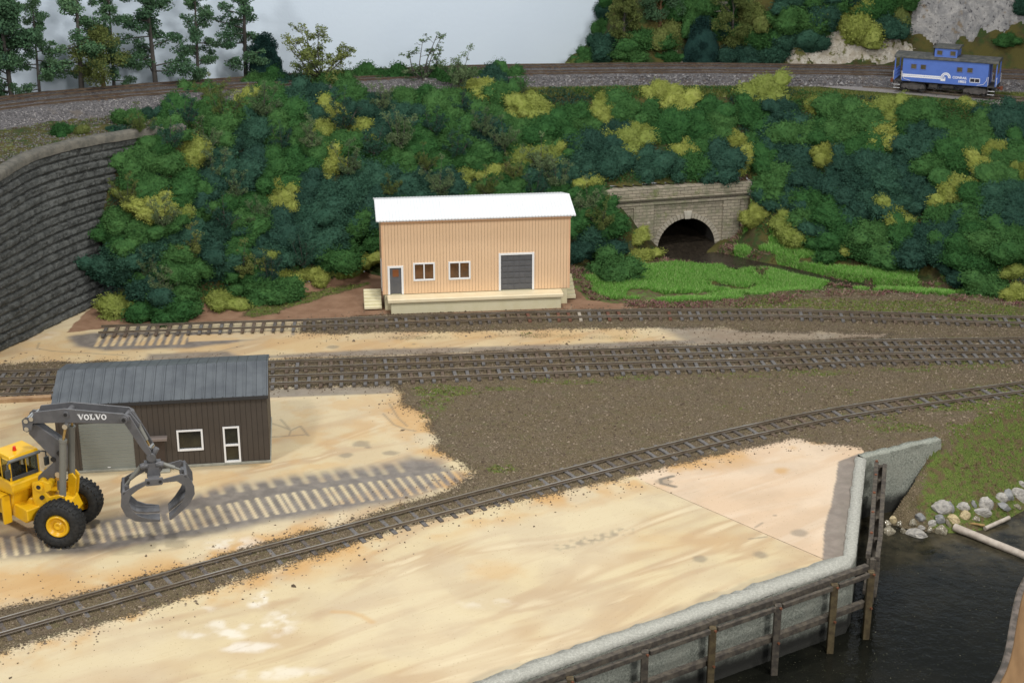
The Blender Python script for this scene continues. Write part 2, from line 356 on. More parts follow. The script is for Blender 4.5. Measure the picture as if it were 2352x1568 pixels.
bankm = ss(seg_dist(X, Y, bankT), .2, 2) * (X > 25) * (Y < np.interp(X, [p[0] for p in bankT], [p[1] for p in bankT]))
marsh = ss(sd(X, Y, grass_poly) + wob * .3, -.4, .6)
Z = Z + dmask * (.07 + .03 * N3 + (N2 - .45) * .05) * (1 - bankm) + rmask * .04 * N1 + marsh * (N2 - .45) * .5
keep_v = ~inside(X, Y, water_poly)
idx = np.arange(nx * ny).reshape(ny, nx)
q = np.stack([idx[:-1, :-1], idx[:-1, 1:], idx[1:, 1:], idx[1:, :-1]], -1).reshape(-1, 4)
kz = (Z < .62) & (Z > -4.9) & keep_v & ~((Y < 127) & (X < np.interp(Y, [p.y for p in wallbase], [p.x for p in wallbase]) - 1.3))
kz = kz.ravel(); q = q[kz[q].all(1)]
def grid_mesh(name, co, faces, mat, attrs=None, smooth=True):
    used = np.unique(faces); remap = np.full(len(co), -1, np.int64); remap[used] = np.arange(len(used)); co = co[used]; faces = remap[faces]
    me = bpy.data.meshes.new(name); k = faces.shape[1]
    me.vertices.add(len(co)); me.vertices.foreach_set('co', co.astype(np.float32).ravel())
    me.loops.add(faces.size); me.loops.foreach_set('vertex_index', faces.astype(np.int32).ravel())
    me.polygons.add(len(faces)); me.polygons.foreach_set('loop_start', np.arange(0, faces.size, k, dtype=np.int32))
    me.polygons.foreach_set('use_smooth', np.full(len(faces), smooth))
    me.update(calc_edges=True)
    for nme, a in (attrs or {}).items():
        at = me.attributes.new(nme, 'FLOAT_COLOR', 'POINT'); at.data.foreach_set('color', a.reshape(-1, 4)[used].astype(np.float32).ravel())
    if mat: me.materials.append(mat)
    return me
def attr(g, name):
    a = g.n('ShaderNodeAttribute', attribute_name=name); s_ = g.n('ShaderNodeSeparateColor'); g.lk(a.outputs['Color'], s_.inputs[0])
    return s_.outputs[0], s_.outputs[1], s_.outputs[2], a.outputs['Alpha']
g = G('yard_ground_surface')
d_, gr_, tf_, or_ = attr(g, 'paint'); wh_, rd_, pk_, dk_ = attr(g, 'stain'); ma_, bk_, _, _ = attr(g, 'wet')
gv = g.co(scale=(.07, 1.0, 1), rot=(0, 0, R(-33)))
gv2 = g.co(scale=(.10, .42, 1), rot=(0, 0, R(-33)))
grain = g.noise(11.0, 6, .75, gv, .6); broad = g.noise(.9, 3, .45, gv2, .9); fine = g.noise(40, 3, .6); spk = g.noise(9, 2, .5)
woodc = g.mix(g.step(broad, .46, .60), (.57, .475, .295), (.475, .355, .215))
woodc = g.mix(g.step(broad, .60, .70), woodc, (.62, .52, .34))
woodc = g.mix(g.step(g.noise(.10, 3, .5), .45, .6), woodc, g.mix(.5, woodc, (.60, .52, .36)))
woodp = g.mix(g.step(broad, .42, .58), (.64, .51, .375), (.60, .45, .31))
wood = g.mix(pk_, woodc, woodp); wood = g.mix(g.math('MULTIPLY', g.step(g.noise(.22, 4, .6), .42, .62), .55), wood, g.mix(.5, wood, (.40, .31, .22)))
wood = g.mix(g.math('MULTIPLY', g.step(grain, .5, .75), .34), wood, (.50, .36, .20))
wood = g.mix(g.math('MULTIPLY', or_, .85), wood, (.52, .31, .12))
wood = g.mix(wh_, wood, (.74, .72, .66))
wood = g.mix(g.math('MULTIPLY', g.step(spk, .67, .72), .6), wood, (.24, .15, .07)); wood = g.mix(g.math('MULTIPLY', g.step(g.noise(2.2, 6, .8, gv), .6, .68), .35), wood, (.30, .21, .12))
grayc = g.mix(g.step(g.noise(1.2, 3), .35, .65), (.125, .115, .112), (.19, .172, .16))
base = g.mix(g.math('MULTIPLY', gr_, .92), wood, grayc)
base = g.mix(g.math('MULTIPLY', dk_, .9), base, (.17, .15, .12))
redc = g.mix(g.step(g.noise(.8, 4), .3, .7), (.20, .115, .07), (.27, .165, .105))
redc = g.mix(g.step(fine, .68, .74), redc, (.40, .30, .2))
rm = g.step(g.math('ADD', rd_, g.math('MULTIPLY', g.math('SUBTRACT', fine, .5), .9)), .35, .65)
base = g.mix(rm, base, redc)
v1 = g.n('ShaderNodeTexVoronoi'); g.lk(g.co(), v1.inputs[0]); v1.inputs['Scale'].default_value = 17
vs_ = g.n('ShaderNodeSeparateColor'); g.lk(v1.outputs['Color'], vs_.inputs[0])
dirtc = g.mix(vs_.outputs[0], (.150, .115, .066), (.195, .155, .092))
dirtc = g.mix(g.step(g.noise(.35, 4), .4, .65), dirtc, g.mix(.5, dirtc, (.17, .135, .095)))
dirtc = g.mix(g.math('MULTIPLY', g.step(g.noise(.9, 5, .7), .52, .66), .35), dirtc, (.13, .14, .05))
dirtc = g.mix(g.step(vs_.outputs[1], .9, .95), dirtc, (.30, .235, .16))
dirtc = g.mix(g.step(vs_.outputs[2], .93, .97), dirtc, (.07, .048, .033))
dn = g.math('ADD', d_, g.math('MULTIPLY', g.math('SUBTRACT', g.noise(8, 5, .85), .5), 2.2))
dm = g.step(dn, .40, .60)
base = g.mix(dm, base, dirtc)
turfc = g.mix(g.step(g.noise(14, 2), .4, .6), (.10, .16, .03), (.17, .21, .05))
turfc = g.mix(g.step(g.noise(2.0, 3), .45, .6), turfc, (.16, .125, .06))
tm = g.step(g.math('ADD', tf_, g.math('MULTIPLY', g.math('SUBTRACT', g.noise(8, 3, .7), .5), 1.7)), .42, .7)
base = g.mix(tm, base, turfc)
mc = g.mix(g.step(g.noise(2.2, 4), .4, .6), (.09, .15, .03), (.11, .07, .045))
base = g.mix(g.step(g.math('ADD', ma_, g.math('MULTIPLY', g.math('SUBTRACT', fine, .5), .6)), .4, .6), base, mc)
hgt_ = g.math('MULTIPLY', g.math('MAXIMUM', dm, tm), g.math('ADD', g.noise(13, 3, .7), v1.outputs['Distance']))
g.bump(g.math('ADD', hgt_, g.math('MULTIPLY', grain, .05)), .09)
ro = g.step(g.math('ADD', dm, rm, clamp=True), 0, 1, .5, .95)
ground_mat = g.out(base, ro, .25)
one = np.ones_like(X)
attrs = {'paint': np.stack([dmask, grayp, turf, np.clip(orange, 0, 1)], -1), 'stain': np.stack([white, rmask, pink, dark], -1), 'wet': np.stack([marsh * (Z < .5), bankm, one, one], -1)}
link('ground', grid_mesh('ground', np.stack([X, Y, Z], -1).reshape(-1, 3), q, ground_mat, attrs), kind='structure')
mb = MB(); a = P(1482, 1107); b = P(1893, 1284); mb.add([(a.x, a.y - .02, .006), (b.x - .02, b.y - .02, .006), (b.x + .02, b.y + .02, .006), (a.x, a.y + .02, .006)], [(0, 1, 2, 3)])
mb.build('ground_seam', simple('seam_dark', (.12, .09, .06), (.3, .22, .13), 3), kind='structure')

# ------------------------------------------------------------ hillside mesh
def hillmat(name, cols):
    g = G(name); c = g.mix(g.step(g.noise(1.2, 5, .7), .4, .6), cols[0], cols[1])
    c = g.mix(g.step(g.noise(.35, 3), .45, .6), c, cols[2]); c = g.mix(g.step(g.noise(7, 3), .6, .75), c, cols[3]); g.bump(g.noise(5, 4, .8), .15)
    return g.out(c, .95, .1)
hx_ = np.linspace(-62, 64, 420); hy_ = np.linspace(96, 198, 400); HX, HY = np.meshgrid(hx_, hy_); HZ = terrain(HX, HY)
idx = np.arange(HX.size).reshape(HX.shape); q = np.stack([idx[:-1, :-1], idx[:-1, 1:], idx[1:, 1:], idx[1:, :-1]], -1).reshape(-1, 4)
pyl = PA.y + (HX - PA.x) * (PB.y - PA.y) / (PB.x - PA.x)
hole = (HX > PA.x - .3) & (HX < PB.x + .3) & (HY - pyl > -.12) & (HY - pyl < .5)
k = (((HZ > .3) | (HY > 125.9)) & ~hole); k &= ~((HZ < 3) & (HX < -31))
sp = HX - np.interp(HY, [p.y for p in wallbase], [p.x for p in wallbase]); k &= ~((HY < 126) & (HZ < 6) & (sp < 0))
k = k.ravel(); q = q[k[q].all(1)]
HZ = HZ + .05 + (fbm(HX, HY, 1.0, 5) - .47) * .35 * (HZ > 1)
link('hillside', grid_mesh('hillside', np.stack([HX, HY, HZ], -1).reshape(-1, 3), q, hillmat('hill_soil', [(.045, .075, .025), (.07, .06, .03), (.10, .09, .03), (.12, .09, .035)])), kind='structure')

# ------------------------------------------------------------ sky backdrop
bl = [(-75, 120.5), (-58, 133.5), (-44, 145), (-30, 154.5), (-16, 162.5), (0, 168.5), (14, 173), (40, 180), (85, 186)]
bl = smooth_line([Vector(p) for p in bl], 2)
mb = MB(); n = len(bl)
mb.add([(p.x, p.y, 6) for p in bl] + [(p.x, p.y, 55) for p in bl], [(i, i + 1, i + 1 + n, i + n) for i in range(n - 1)], True)
g = G('backdrop_paint'); sky_c = g.mix(g.step(g.noise(.05, 3), .3, .7), (.68, .78, .90), (.72, .82, .93)); g.bump(g.noise(2, 3), .02)
mb.build('sky', g.out(sky_c, .6, .2), kind='structure')

# ------------------------------------------------------------ ballast beds and grey lane
ballast = G('grey_ballast'); v = ballast.n('ShaderNodeTexVoronoi'); ballast.lk(ballast.co(), v.inputs[0]); v.inputs['Scale'].default_value = 9
vs2 = ballast.n('ShaderNodeSeparateColor'); ballast.lk(v.outputs['Color'], vs2.inputs[0])
bc = ballast.mix(vs2.outputs[0], (.08, .076, .078), (.20, .19, .195)); bc = ballast.mix(ballast.step(vs2.outputs[1], .9, .95), bc, (.34, .32, .31)); bc = ballast.mix(ballast.step(ballast.noise(.5, 3), .58, .7), bc, (.16, .14, .125))
ballast.bump(v.outputs['Distance'], .12); ballast_mat = ballast.out(bc, .9, .2)
def offs(pts, d):
    o = []
    for i, p in enumerate(pts):
        t = (pts[min(i + 1, len(pts) - 1)] - pts[max(i - 1, 0)]); t.z = 0; t.normalize(); o.append(Vector((p.x - t.y * d, p.y + t.x * d, p.z)))
    return o
def ribbon(mb, lines, smooth=True):
    n = len(lines[0]); m = len(lines)
    mb.add([p for l in lines for p in l], [(j * n + i, j * n + i + 1, (j + 1) * n + i + 1, (j + 1) * n + i) for j in range(m - 1) for i in range(n - 1)], smooth)
up = mainF; lines = []
for d, h in ((-4.2, -1.6), (-2.0, -.22), (-1.6, -.17), (5.4, -.17), (6.2, -1.2)):
    lines.append([Vector((p.x, p.y, p.z + h + (random.uniform(-.05, .05) if h > -1.5 else 0))) for p in offs(up, d)])
mb = MB(); ribbon(mb, lines); mb.build('ballast_bed', ballast_mat, kind='structure')

# ------------------------------------------------------------ tracks
rail_side = simple('rusty_rail', (.085, .055, .038), (.13, .095, .065), 2, .6, .01, 20)
g = G('rail_steel'); gn = g.n('ShaderNodeNewGeometry'); sx = g.n('ShaderNodeSeparateXYZ'); g.lk(gn.outputs['Normal'], sx.inputs[0])
top = g.step(sx.outputs[2], .8, .95)
rail_c = g.mix(top, g.mix(g.step(g.noise(1.5), .4, .6), (.10, .072, .05), (.16, .125, .09)), g.mix(g.step(g.noise(.12, 2), .42, .6), (.34, .29, .22), (.50, .46, .40)))
rail_mat = g.out(rail_c, g.step(top, 0, 1, .7, .32), .5, g.math('MULTIPLY', top, .75))
tie_mats = [simple('tie_' + n, c, c2, 5, .85, .01, 25) for n, c, c2 in (('dark', (.075, .065, .058), (.12, .105, .095)), ('grey', (.115, .108, .105), (.155, .148, .145)), ('brown', (.085, .06, .045), (.15, .11, .08)), ('pale', (.34, .30, .24), (.42, .38, .32)), ('rust', (.12, .05, .035), (.17, .08, .05)))]
tie_me = []
for m in tie_mats:
    mb = MB(); mb.box(-1.22, 1.22, -.125, .125, -.16, 0); tie_me.append(mb.mesh('tie', m, .015))
def track(name, label, pts, spacing, zr, tie_z=-.02, pal=(0, 0, 1, 2), rmat=None, special=None, cap=100, jit=.03, railr=.085, ang=.02, hide=None):
    pts = smooth_line(pts, .6); root = empty(name, label, 'track', pts[len(pts) // 2])
    inv = Matrix.Translation(-root.location); H = zr
    for sgn in (-1, 1):
        c = offs(pts, sgn * .7175); ls = []
        hw, wb = .05, .085
        prof = [(-wb, -.15), (-wb, -.125), (-.022, -.11), (-.022, -.04), (-hw, -.03), (-hw, 0), (hw, 0), (hw, -.03), (.022, -.04), (.022, -.11), (wb, -.125), (wb, -.15)]
        for (o_, h) in prof: ls.append([Vector((p.x, p.y, p.z + h)) for p in offs(c, o_)])
        mb = MB(); ribbon(mb, ls, False)
        for e in (0, -1): mb.add([l[e] for l in ls], [tuple(range(len(ls)))])
        mb.xf(inv); mb.build('rail', rmat or rail_mat, root)
    cum = [0]
    for a, b in zip(pts, pts[1:]): cum.append(cum[-1] + (b - a).length)
    k = int(cum[-1] / spacing); ties = []
    for i in range(k + 1):
        s_ = min(spacing * (i + .5) + random.uniform(-.08, .08), cum[-1] - .1); j = min(int(np.searchsorted(cum, s_)), len(pts) - 1); a, b = pts[max(j - 1, 0)], pts[j]
        p = a.lerp(b, 0 if cum[j] == cum[j - 1] else (s_ - cum[j - 1]) / (cum[j] - cum[j - 1])); t = (b - a)
        if hide and hide(p): continue
        ties.append((p, math.atan2(t.y, t.x) + math.pi / 2 + random.gauss(0, ang)))
    vis = [t for t in ties if abs(t[0].x) < (t[0].y * .94 + 13.7) * .3345]
    off = [t for t in ties if t not in vis]
    step_ = len(vis) / cap if len(vis) > cap else 1
    near = sorted(range(len(vis)), key=lambda i: vis[i][0].length)[:cap] if len(vis) > cap else range(len(vis))
    near = set(near); rest = MB()
    for i, (p, a) in enumerate(vis):
        mi = special(p) if special and special(p) is not None else random.choice(pal)
        loc = p + Vector((random.uniform(-.06, .06), 0, -.15 + tie_z + random.uniform(-jit, jit) * .5)) - root.location
        if i in near:
            o = bpy.data.objects.new('tie', tie_me[mi]); COL.objects.link(o); o.parent = root; o.location = loc; o.rotation_euler = (0, 0, a)
        else: rest.box(-1.22, 1.22, -.125, .125, -.16, 0, Matrix.Translation(loc) @ Matrix.Rotation(a, 4, 'Z'))
    for p, a in off: rest.box(-1.22, 1.22, -.125, .125, -.16, 0, Matrix.Translation(p + Vector((0, 0, -.15 + tie_z)) - root.location) @ Matrix.Rotation(a, 4, 'Z'))
    if rest.v: rest.build('row_of_ties', tie_mats[0], root, kind='stuff')
    return root
zt = .42
trA = track('railway_track', 'rear siding track ending left, running in front of the tan metal shed', [P(x, y, zt) for x, y in ((229, 754), (500, 745.5), (749, 738), (1000, 728.5), (1293, 718.7), (1743, 715.6), (1968, 721), (2352, 732.5), (2600, 743))], .80, zt, special=lambda p: (random.choice((2, 4, 4, 2, 3, 1)) if -1 < p.x < 14 else None))
trB = track('railway_track', 'farther of the two parallel yard tracks passing behind the dark shed roof', [P(x, y, zt) for x, y in ((-250, 866), (0, 858.6), (120, 854.6), (606, 836.6), (885, 826.3), (1293, 810.7), (1743, 796.5), (2013, 787), (2352, 781.4), (2600, 778))], .80, zt)
trC = track('railway_track', 'nearer of the two parallel yard tracks, touching the dark shed roof', [P(x, y, zt) for x, y in ((-250, 906), (0, 894.4), (120, 889.7), (614, 870), (885, 860.2), (1293, 843.8), (1743, 830.3), (2013, 818), (2352, 811.8), (2600, 809))], .80, zt, pal=(0, 1, 1, 2))
trD = track('railway_track', 'foreground track curving from lower left to right, ties half buried in ballast', [P(x, y, .36) for x, y in ((-250, 1508), (0, 1435), (492, 1298), (749, 1231), (1009, 1163), (1361, 1072.5), (1540, 1029), (1743, 982), (1968, 938), (2352, 884.8), (2600, 855))], .98, .36, special=lambda p: (random.choice((0, 1, 1, 0)) if p.x < 6 else None), hide=lambda p: False)
for o in trD.children:
    if o.name.startswith('tie') and o.location.x + trD.location.x < 3: o.location.z -= .065 + random.uniform(0, .05)
upn = [p.copy() for p in mainF]; upf = offs(mainF, 3.7)
track('railway_track', 'nearer main line track on the grey ballast embankment at the hilltop', upn[::3], .78, 0, pal=(0, 2), rmat=rail_side)
track('railway_track', 'farther main line track along the pale sky backdrop', upf[::3], .78, 0, pal=(0, 2), rmat=rail_side)
sid = [P(x, y, 11.75) for x, y in ((1984, 195), (2060, 200), (2199, 213), (2285, 220), (2352, 226.5), (2500, 243))]
trG = track('railway_track', 'short rusty siding track under the blue caboose', sid, .7, 0, tie_z=-.08, pal=(0, 2))
mb = MB()
lane_t = [(1850, 197), (1984, 203), (2100, 211), (2199, 221), (2352, 236), (2500, 254)]; lane_b = [(1850, 199), (1960, 210), (2080, 219), (2199, 230), (2330, 244), (2500, 266)]
ta = smooth_line([P(x, y, 11.5) for x, y in lane_t], 1); tb = smooth_line([P(x, y, 11.5) for x, y in lane_b], 1); n = 24
ta = [ta[int(i * (len(ta) - 1) / n)] for i in range(n + 1)]; tb = [tb[int(i * (len(tb) - 1) / n)] for i in range(n + 1)]
for p in ta + tb: p.z = max(float(terrain(p.x, p.y)) + .28, 11.2)
ribbon(mb, [tb, ta]); mb.build('path', simple('grey_lane', (.24, .22, .22), (.30, .28, .27), 3, .9, .02), kind='structure')

# timber edge strip along the double track, left
mb = MB(); a = P(-60, 926, .0); b = P(118, 917, 0); mb.bar((a.x, a.y, .1), (b.x, b.y, .1), .5, .34)
mb.build('wood_strip', simple('strip_wood', (.33, .2, .11), (.42, .28, .16), 2, .7), label='brown wooden roadbed strip at left edge beside the parallel yard tracks', cat='wood strip')

# ------------------------------------------------------------ gravel crumbs (stuff)
def crumbs(name, pts, sizes, mats, kind='stuff'):
    octv = np.array([(1, 0, 0), (-1, 0, 0), (0, 1, 0), (0, -1, 0), (0, 0, .8), (0, 0, -.5)], float)
    octf = np.array([(0, 2, 4), (2, 1, 4), (1, 3, 4), (3, 0, 4), (2, 0, 5), (1, 2, 5), (3, 1, 5), (0, 3, 5)])
    n = len(pts); ang = rng.uniform(0, 6.28, n); c, s = np.cos(ang), np.sin(ang)
    v = octv[None] * sizes[:, None, None] * rng.uniform(.6, 1.3, (n, 6, 1)); v = v + rng.normal(0, .15, v.shape) * sizes[:, None, None]
    vx = v[..., 0] * c[:, None] - v[..., 1] * s[:, None]; vy = v[..., 0] * s[:, None] + v[..., 1] * c[:, None]
    v = np.stack([vx, vy, v[..., 2]], -1) + pts[:, None]
    f = (octf[None] + (np.arange(n) * 6)[:, None, None]).reshape(-1, 3)
    me = grid_mesh(name, v.reshape(-1, 3), f, None, smooth=False)
    for m in mats: me.materials.append(m)
    me.polygons.foreach_set('material_index', np.repeat(rng.integers(0, len(mats), n), 8).astype(np.int32))
    return link(name, me, kind=kind)
def sample(mask_fn, n, xr=(-45, 50), yr=(60, 126)):
    px = rng.uniform(*xr, n * 6); py = rng.uniform(*yr, n * 6); vis = np.abs(px) < (py * .94 + 13.7) * .345
    px, py = px[vis], py[vis]; m = mask_fn(px, py); px, py = px[m], py[m]; return px[:n], py[:n]
def mlook(A):
    def f(px, py):
        i = np.clip(((py - 58) / 68.5 * (ny - 1)).astype(int), 0, ny - 1); j = np.clip(((px + 50) / 105 * (nx - 1)).astype(int), 0, nx - 1); return A[i, j]
    return f
DL = mlook(dirt + 0 * X); ZL = mlook(Z); KV = mlook((keep_v & (bankm < .1)).astype(float))
def dens(px, py):
    d = DL(px, py); p = np.where(d > 0, .85, .55 * np.exp(d * 1.5)); return (rng.uniform(0, 1, d.shape) < p) & (KV(px, py) > .5) & (d > -3.5)
cm = [simple('crumb_' + k, c, None, rough=.9) for k, c in (('a', (.12, .088, .058)), ('b', (.18, .14, .10)), ('c', (.085, .062, .042)), ('d', (.25, .20, .145)), ('e', (.15, .115, .08)))]
px, py = sample(dens, 52000)
crumbs('gravel', np.stack([px, py, ZL(px, py) + .01], -1), rng.gamma(3.0, .012, len(px)) + .012, cm)

def bgm(px, py):
    wx = np.interp(py, wtY, wtX); T = trackY(px) - 3.8
    return (py < T) & (((px < wx - .3) & (py < 127)) | ((py >= 127) & (px < -20)))
px, py = sample(bgm, 16000, (-50, -18), (100, 150)); crumbs('gravel', np.stack([px, py, terrain(px, py) + .06], -1), rng.gamma(3.0, .014, len(px)) + .015, [cm[2], simple('crumb_grey', (.09, .088, .09), None), simple('crumb_moss', (.10, .12, .03), None), simple('crumb_light', (.15, .145, .14), None)])
px, py = sample(lambda a, b: (b > trackY(a) - 4.6) & (b < trackY(a) - 1.7), 22000, (-48, 52), (118, 165)); ty_ = trackY(px); crumbs('gravel', np.stack([px, py, bz(px) + 1.15 - .22 - np.clip((ty_ - 2 - py) / 2.2, 0, 1) * 1.38 + .03], -1), rng.gamma(3.0, .022, len(px)) + .03, [simple('ballast_' + k, c, None) for k, c in (('a', (.10, .095, .10)), ('b', (.17, .165, .17)), ('c', (.27, .26, .26)), ('d', (.13, .11, .10)))])
# ------------------------------------------------------------ foliage kits
def leafcloud(cent, rad, n, size, seed, squash=.7, shell=True):
    """small triangles scattered near lumpy surfaces; returns verts, faces"""
    r = np.random.default_rng(seed); cent = np.array(cent, float); rad = np.array(rad, float)
    i = r.choice(len(cent), n, p=rad ** 2 / np.sum(rad ** 2)); d = r.normal(size=(n, 3)); d /= np.linalg.norm(d, axis=1)[:, None]
    rr = rad[i] * (r.uniform(.75, 1.08, n) if shell else r.uniform(0, 1, n) ** .4)
    p = cent[i] + d * rr[:, None] * np.array([1, 1, squash])
    u = r.normal(size=(n, 3)); u /= np.linalg.norm(u, axis=1)[:, None]; w_ = np.cross(u, r.normal(size=(n, 3))); w_ /= np.linalg.norm(w_, axis=1)[:, None] + 1e-9
    s = size * r.uniform(.6, 1.4, n)[:, None]
    v = np.stack([p + u * s, p - u * s * .5 + w_ * s * .8, p - u * s * .5 - w_ * s * .8], 1).reshape(-1, 3)
    return v, np.arange(3 * n).reshape(-1, 3)
def folmat(name, c1, c2, c3=None, sc=2.5):
    g = G(name); oi = g.n('ShaderNodeObjectInfo')
    c = g.mix(g.step(g.noise(sc, 4, .7), .35, .65), c1, c2)
    if c3: c = g.mix(g.step(g.noise(9, 2), .58, .7), c, c3)
    hs = g.n('ShaderNodeHueSaturation'); g.lk(c, hs.inputs['Color']); g.setin(hs.inputs['Value'], g.step(oi.outputs['Random'], 0, 1, .85, 1.15)); g.setin(hs.inputs['Hue'], g.step(oi.outputs['Random'], 1, 0, .49, .51))
    g.bump(g.noise(8, 6, .95), .17)
    return g.out(hs.outputs[0], .95, .05)
M_mid = folmat('foliage_mid_green', (.048, .130, .040), (.072, .178, .054), (.028, .085, .030))
M_dark = folmat('foliage_teal_green', (.034, .088, .060), (.050, .118, .080), (.022, .060, .044))
M_yel = folmat('foliage_olive_yellow', (.25, .30, .065), (.34, .39, .105), (.16, .205, .045))
M_deep = folmat('foliage_blue_black', (.016, .044, .040), (.024, .062, .054))
M_olive = folmat('foliage_olive_leaf', (.13, .175, .05), (.19, .225, .075), (.085, .12, .04))
M_net = folmat('foliage_net', (.11, .17, .08), (.18, .25, .12), (.08, .11, .075))
M_tree = folmat('foliage_tall_tree', (.07, .145, .075), (.11, .20, .10), (.055, .11, .07))
M_bark = simple('bark', (.05, .045, .04), (.09, .08, .07), 4, .9, .02)
M_barkb = simple('bark_brown', (.13, .07, .035), (.18, .10, .05), 4, .9, .02)
def bush_mesh(seed, lumps=7, fine=9000, sub=5):
    r = random.Random(seed)
    cs = [(0, 0, .2, .55)] + [(r.uniform(-.75, .75), r.uniform(-.6, .6), r.uniform(.05, .5), r.uniform(.25, .46)) for _ in range(lumps + 3)]
    bm = bmesh.new(); bmesh.ops.create_icosphere(bm, subdivisions=sub, radius=1)
    for v in bm.verts:
        d = v.co.normalized(); best = 0
        for (x, y, z, rr) in cs:
            c = Vector((x, y, z)); b_ = c.dot(d); q_ = b_ * b_ - c.length_squared + rr * rr
            if q_ > 0: best = max(best, b_ + math.sqrt(q_))
        nz = mn.noise(d * 3 + Vector((seed, 0, 0))) * .10 + mn.noise(d * 8 + Vector((seed, 0, 0))) * .11 + mn.noise(d * 19 + Vector((seed, 3, 0))) * .13 + mn.noise(d * 38) * .09
        v.co = d * (max(best, .15) + nz)
        if v.co.z < -.2: v.co.z = -.2
    me = bpy.data.meshes.new('bush'); bm.to_mesh(me); bm.free()
    co = np.array([v.co[:] for v in me.vertices]); fs = [tuple(p.vertices) for p in me.polygons]; nv = len(co)
    R_ = np.random.default_rng(seed); i = R_.integers(0, nv, fine); i = i[co[i, 2] > -.15]; p = co[i] * R_.uniform(.95, 1.17, (len(i), 1)); n = len(i)
    u = R_.normal(size=(n, 3)); u /= np.linalg.norm(u, axis=1)[:, None]; w_ = np.cross(u, R_.normal(size=(n, 3))); w_ /= np.linalg.norm(w_, axis=1)[:, None]
    s = .034 * R_.uniform(.5, 1.5, (n, 1)); tv = np.stack([p + u * s, p - u * s * .5 + w_ * s * .8, p - u * s * .5 - w_ * s * .8], 1).reshape(-1, 3)
    me2 = bpy.data.meshes.new('bush'); me2.from_pydata(np.vstack([co, tv]).tolist(), [], fs + [tuple(t) for t in (np.arange(3 * n).reshape(-1, 3) + nv).tolist()])
    me2.polygons.foreach_set('use_smooth', [True] * len(fs) + [False] * n); me2.update(); me2.materials.append(M_mid); bpy.data.meshes.remove(me); return me2
BUSH = [bush_mesh(11 + i, 5 + i % 4) for i in range(8)]
def bush(loc, rx, ry, rz, mat, label, cat='bush', group=None, kit=None, name='bush'):
    o = link(name, random.choice(kit or BUSH)); o.location = loc; o.scale = (rx, ry, rz); o.rotation_euler = (random.uniform(-.1, .1), random.uniform(-.1, .1), random.uniform(0, 6.28))
    if mat is not M_mid: o.material_slots[0].link = 'OBJECT'; o.material_slots[0].material = mat
    return tag(o, label, cat, group)

# --- where the bushes stand (survey points on the slope)
YEL = [(435, 340, 36, 32), (430, 378, 30, 22), (350, 472, 42, 28), (395, 495, 32, 20), (292, 448, 26, 22), (318, 468, 24, 20), (642, 430, 30, 24), (640, 475, 30, 24), (595, 590, 30, 22), (625, 625, 40, 22), (500, 692, 38, 26), (280, 710, 44, 30), (330, 700, 26, 20), (700, 632, 22, 18), (735, 640, 24, 20), (785, 622, 32, 22), (825, 602, 30, 22), (765, 262, 34, 26), (740, 300, 30, 22), (805, 300, 36, 22), (850, 318, 26, 20), (760, 378, 34, 28), (1065, 405, 26, 18), (1110, 395, 30, 18), (1235, 250, 40, 22), (1190, 235, 30, 20), (1105, 205, 40, 20), (1390, 232, 26, 20), (1390, 268, 26, 22), (1525, 215, 30, 20), (1560, 250, 36, 24), (1440, 335, 46, 26), (1478, 305, 24, 22), (1582, 348, 26, 20), (1352, 402, 36, 20), (1680, 320, 30, 24), (1698, 370, 30, 28), (1765, 212, 44, 22), (1872, 250, 20, 24), (2040, 258, 40, 24), (2028, 308, 32, 28), (1895, 352, 24, 32), (2282, 345, 30, 26), (2262, 390, 38, 26), (2195, 435, 40, 30), (2060, 495, 38, 28), (1815, 525, 42, 30), (1745, 488, 20, 16), (1728, 515, 22, 20), (1920, 506, 20, 12), (1952, 570, 22, 16), (2078, 595, 22, 14), (2346, 395, 16, 34), (2335, 625, 26, 20), (2338, 675, 30, 22), (2212, 240, 20, 10), (555, 232, 32, 20), (1160, 268, 20, 14), (1340, 512, 40, 18), (1215, 372, 40, 28), (1465, 592, 36, 18), (1275, 350, 20, 18), (590, 355, 16, 12), (1460, 545, 26, 14)]
DARK = [(500, 385, 75, 60), (460, 545, 70, 45), (300, 620, 75, 60), (540, 320, 40, 40), (770, 450, 95, 65), (700, 540, 90, 55), (600, 570, 50, 40), (650, 440, 30, 60), (940, 430, 110, 55), (860, 270, 80, 40), (690, 235, 50, 50), (560, 300, 50, 30), (1330, 215, 40, 22), (1385, 310, 50, 30), (1390, 360, 60, 60), (1500, 398, 80, 36), (1590, 235, 25, 25), (1650, 385, 35, 35), (1835, 235, 50, 40), (1800, 320, 35, 60), (1850, 420, 40, 60), (1990, 430, 60, 70), (1860, 550, 60, 30), (2140, 330, 70, 45), (2310, 260, 50, 50), (2060, 400, 60, 60), (2160, 560, 60, 60), (2310, 480, 60, 60), (2180, 610, 60, 25), (1760, 460, 45, 60), (1330, 560, 60, 40), (1260, 400, 50, 30), (2100, 455, 60, 30), (1130, 320, 60, 30), (350, 235, 30, 25), (1420, 575, 50, 25), (500, 640, 60, 30)]
ORD = ['first', 'second', 'third', 'fourth', 'fifth', 'sixth', 'seventh', 'eighth', 'ninth', 'tenth', 'eleventh', 'twelfth', 'thirteenth', 'fourteenth', 'fifteenth', 'sixteenth', 'seventeenth', 'eighteenth', 'nineteenth', 'twentieth', 'twenty-first', 'twenty-second', 'twenty-third', 'twenty-fourth']
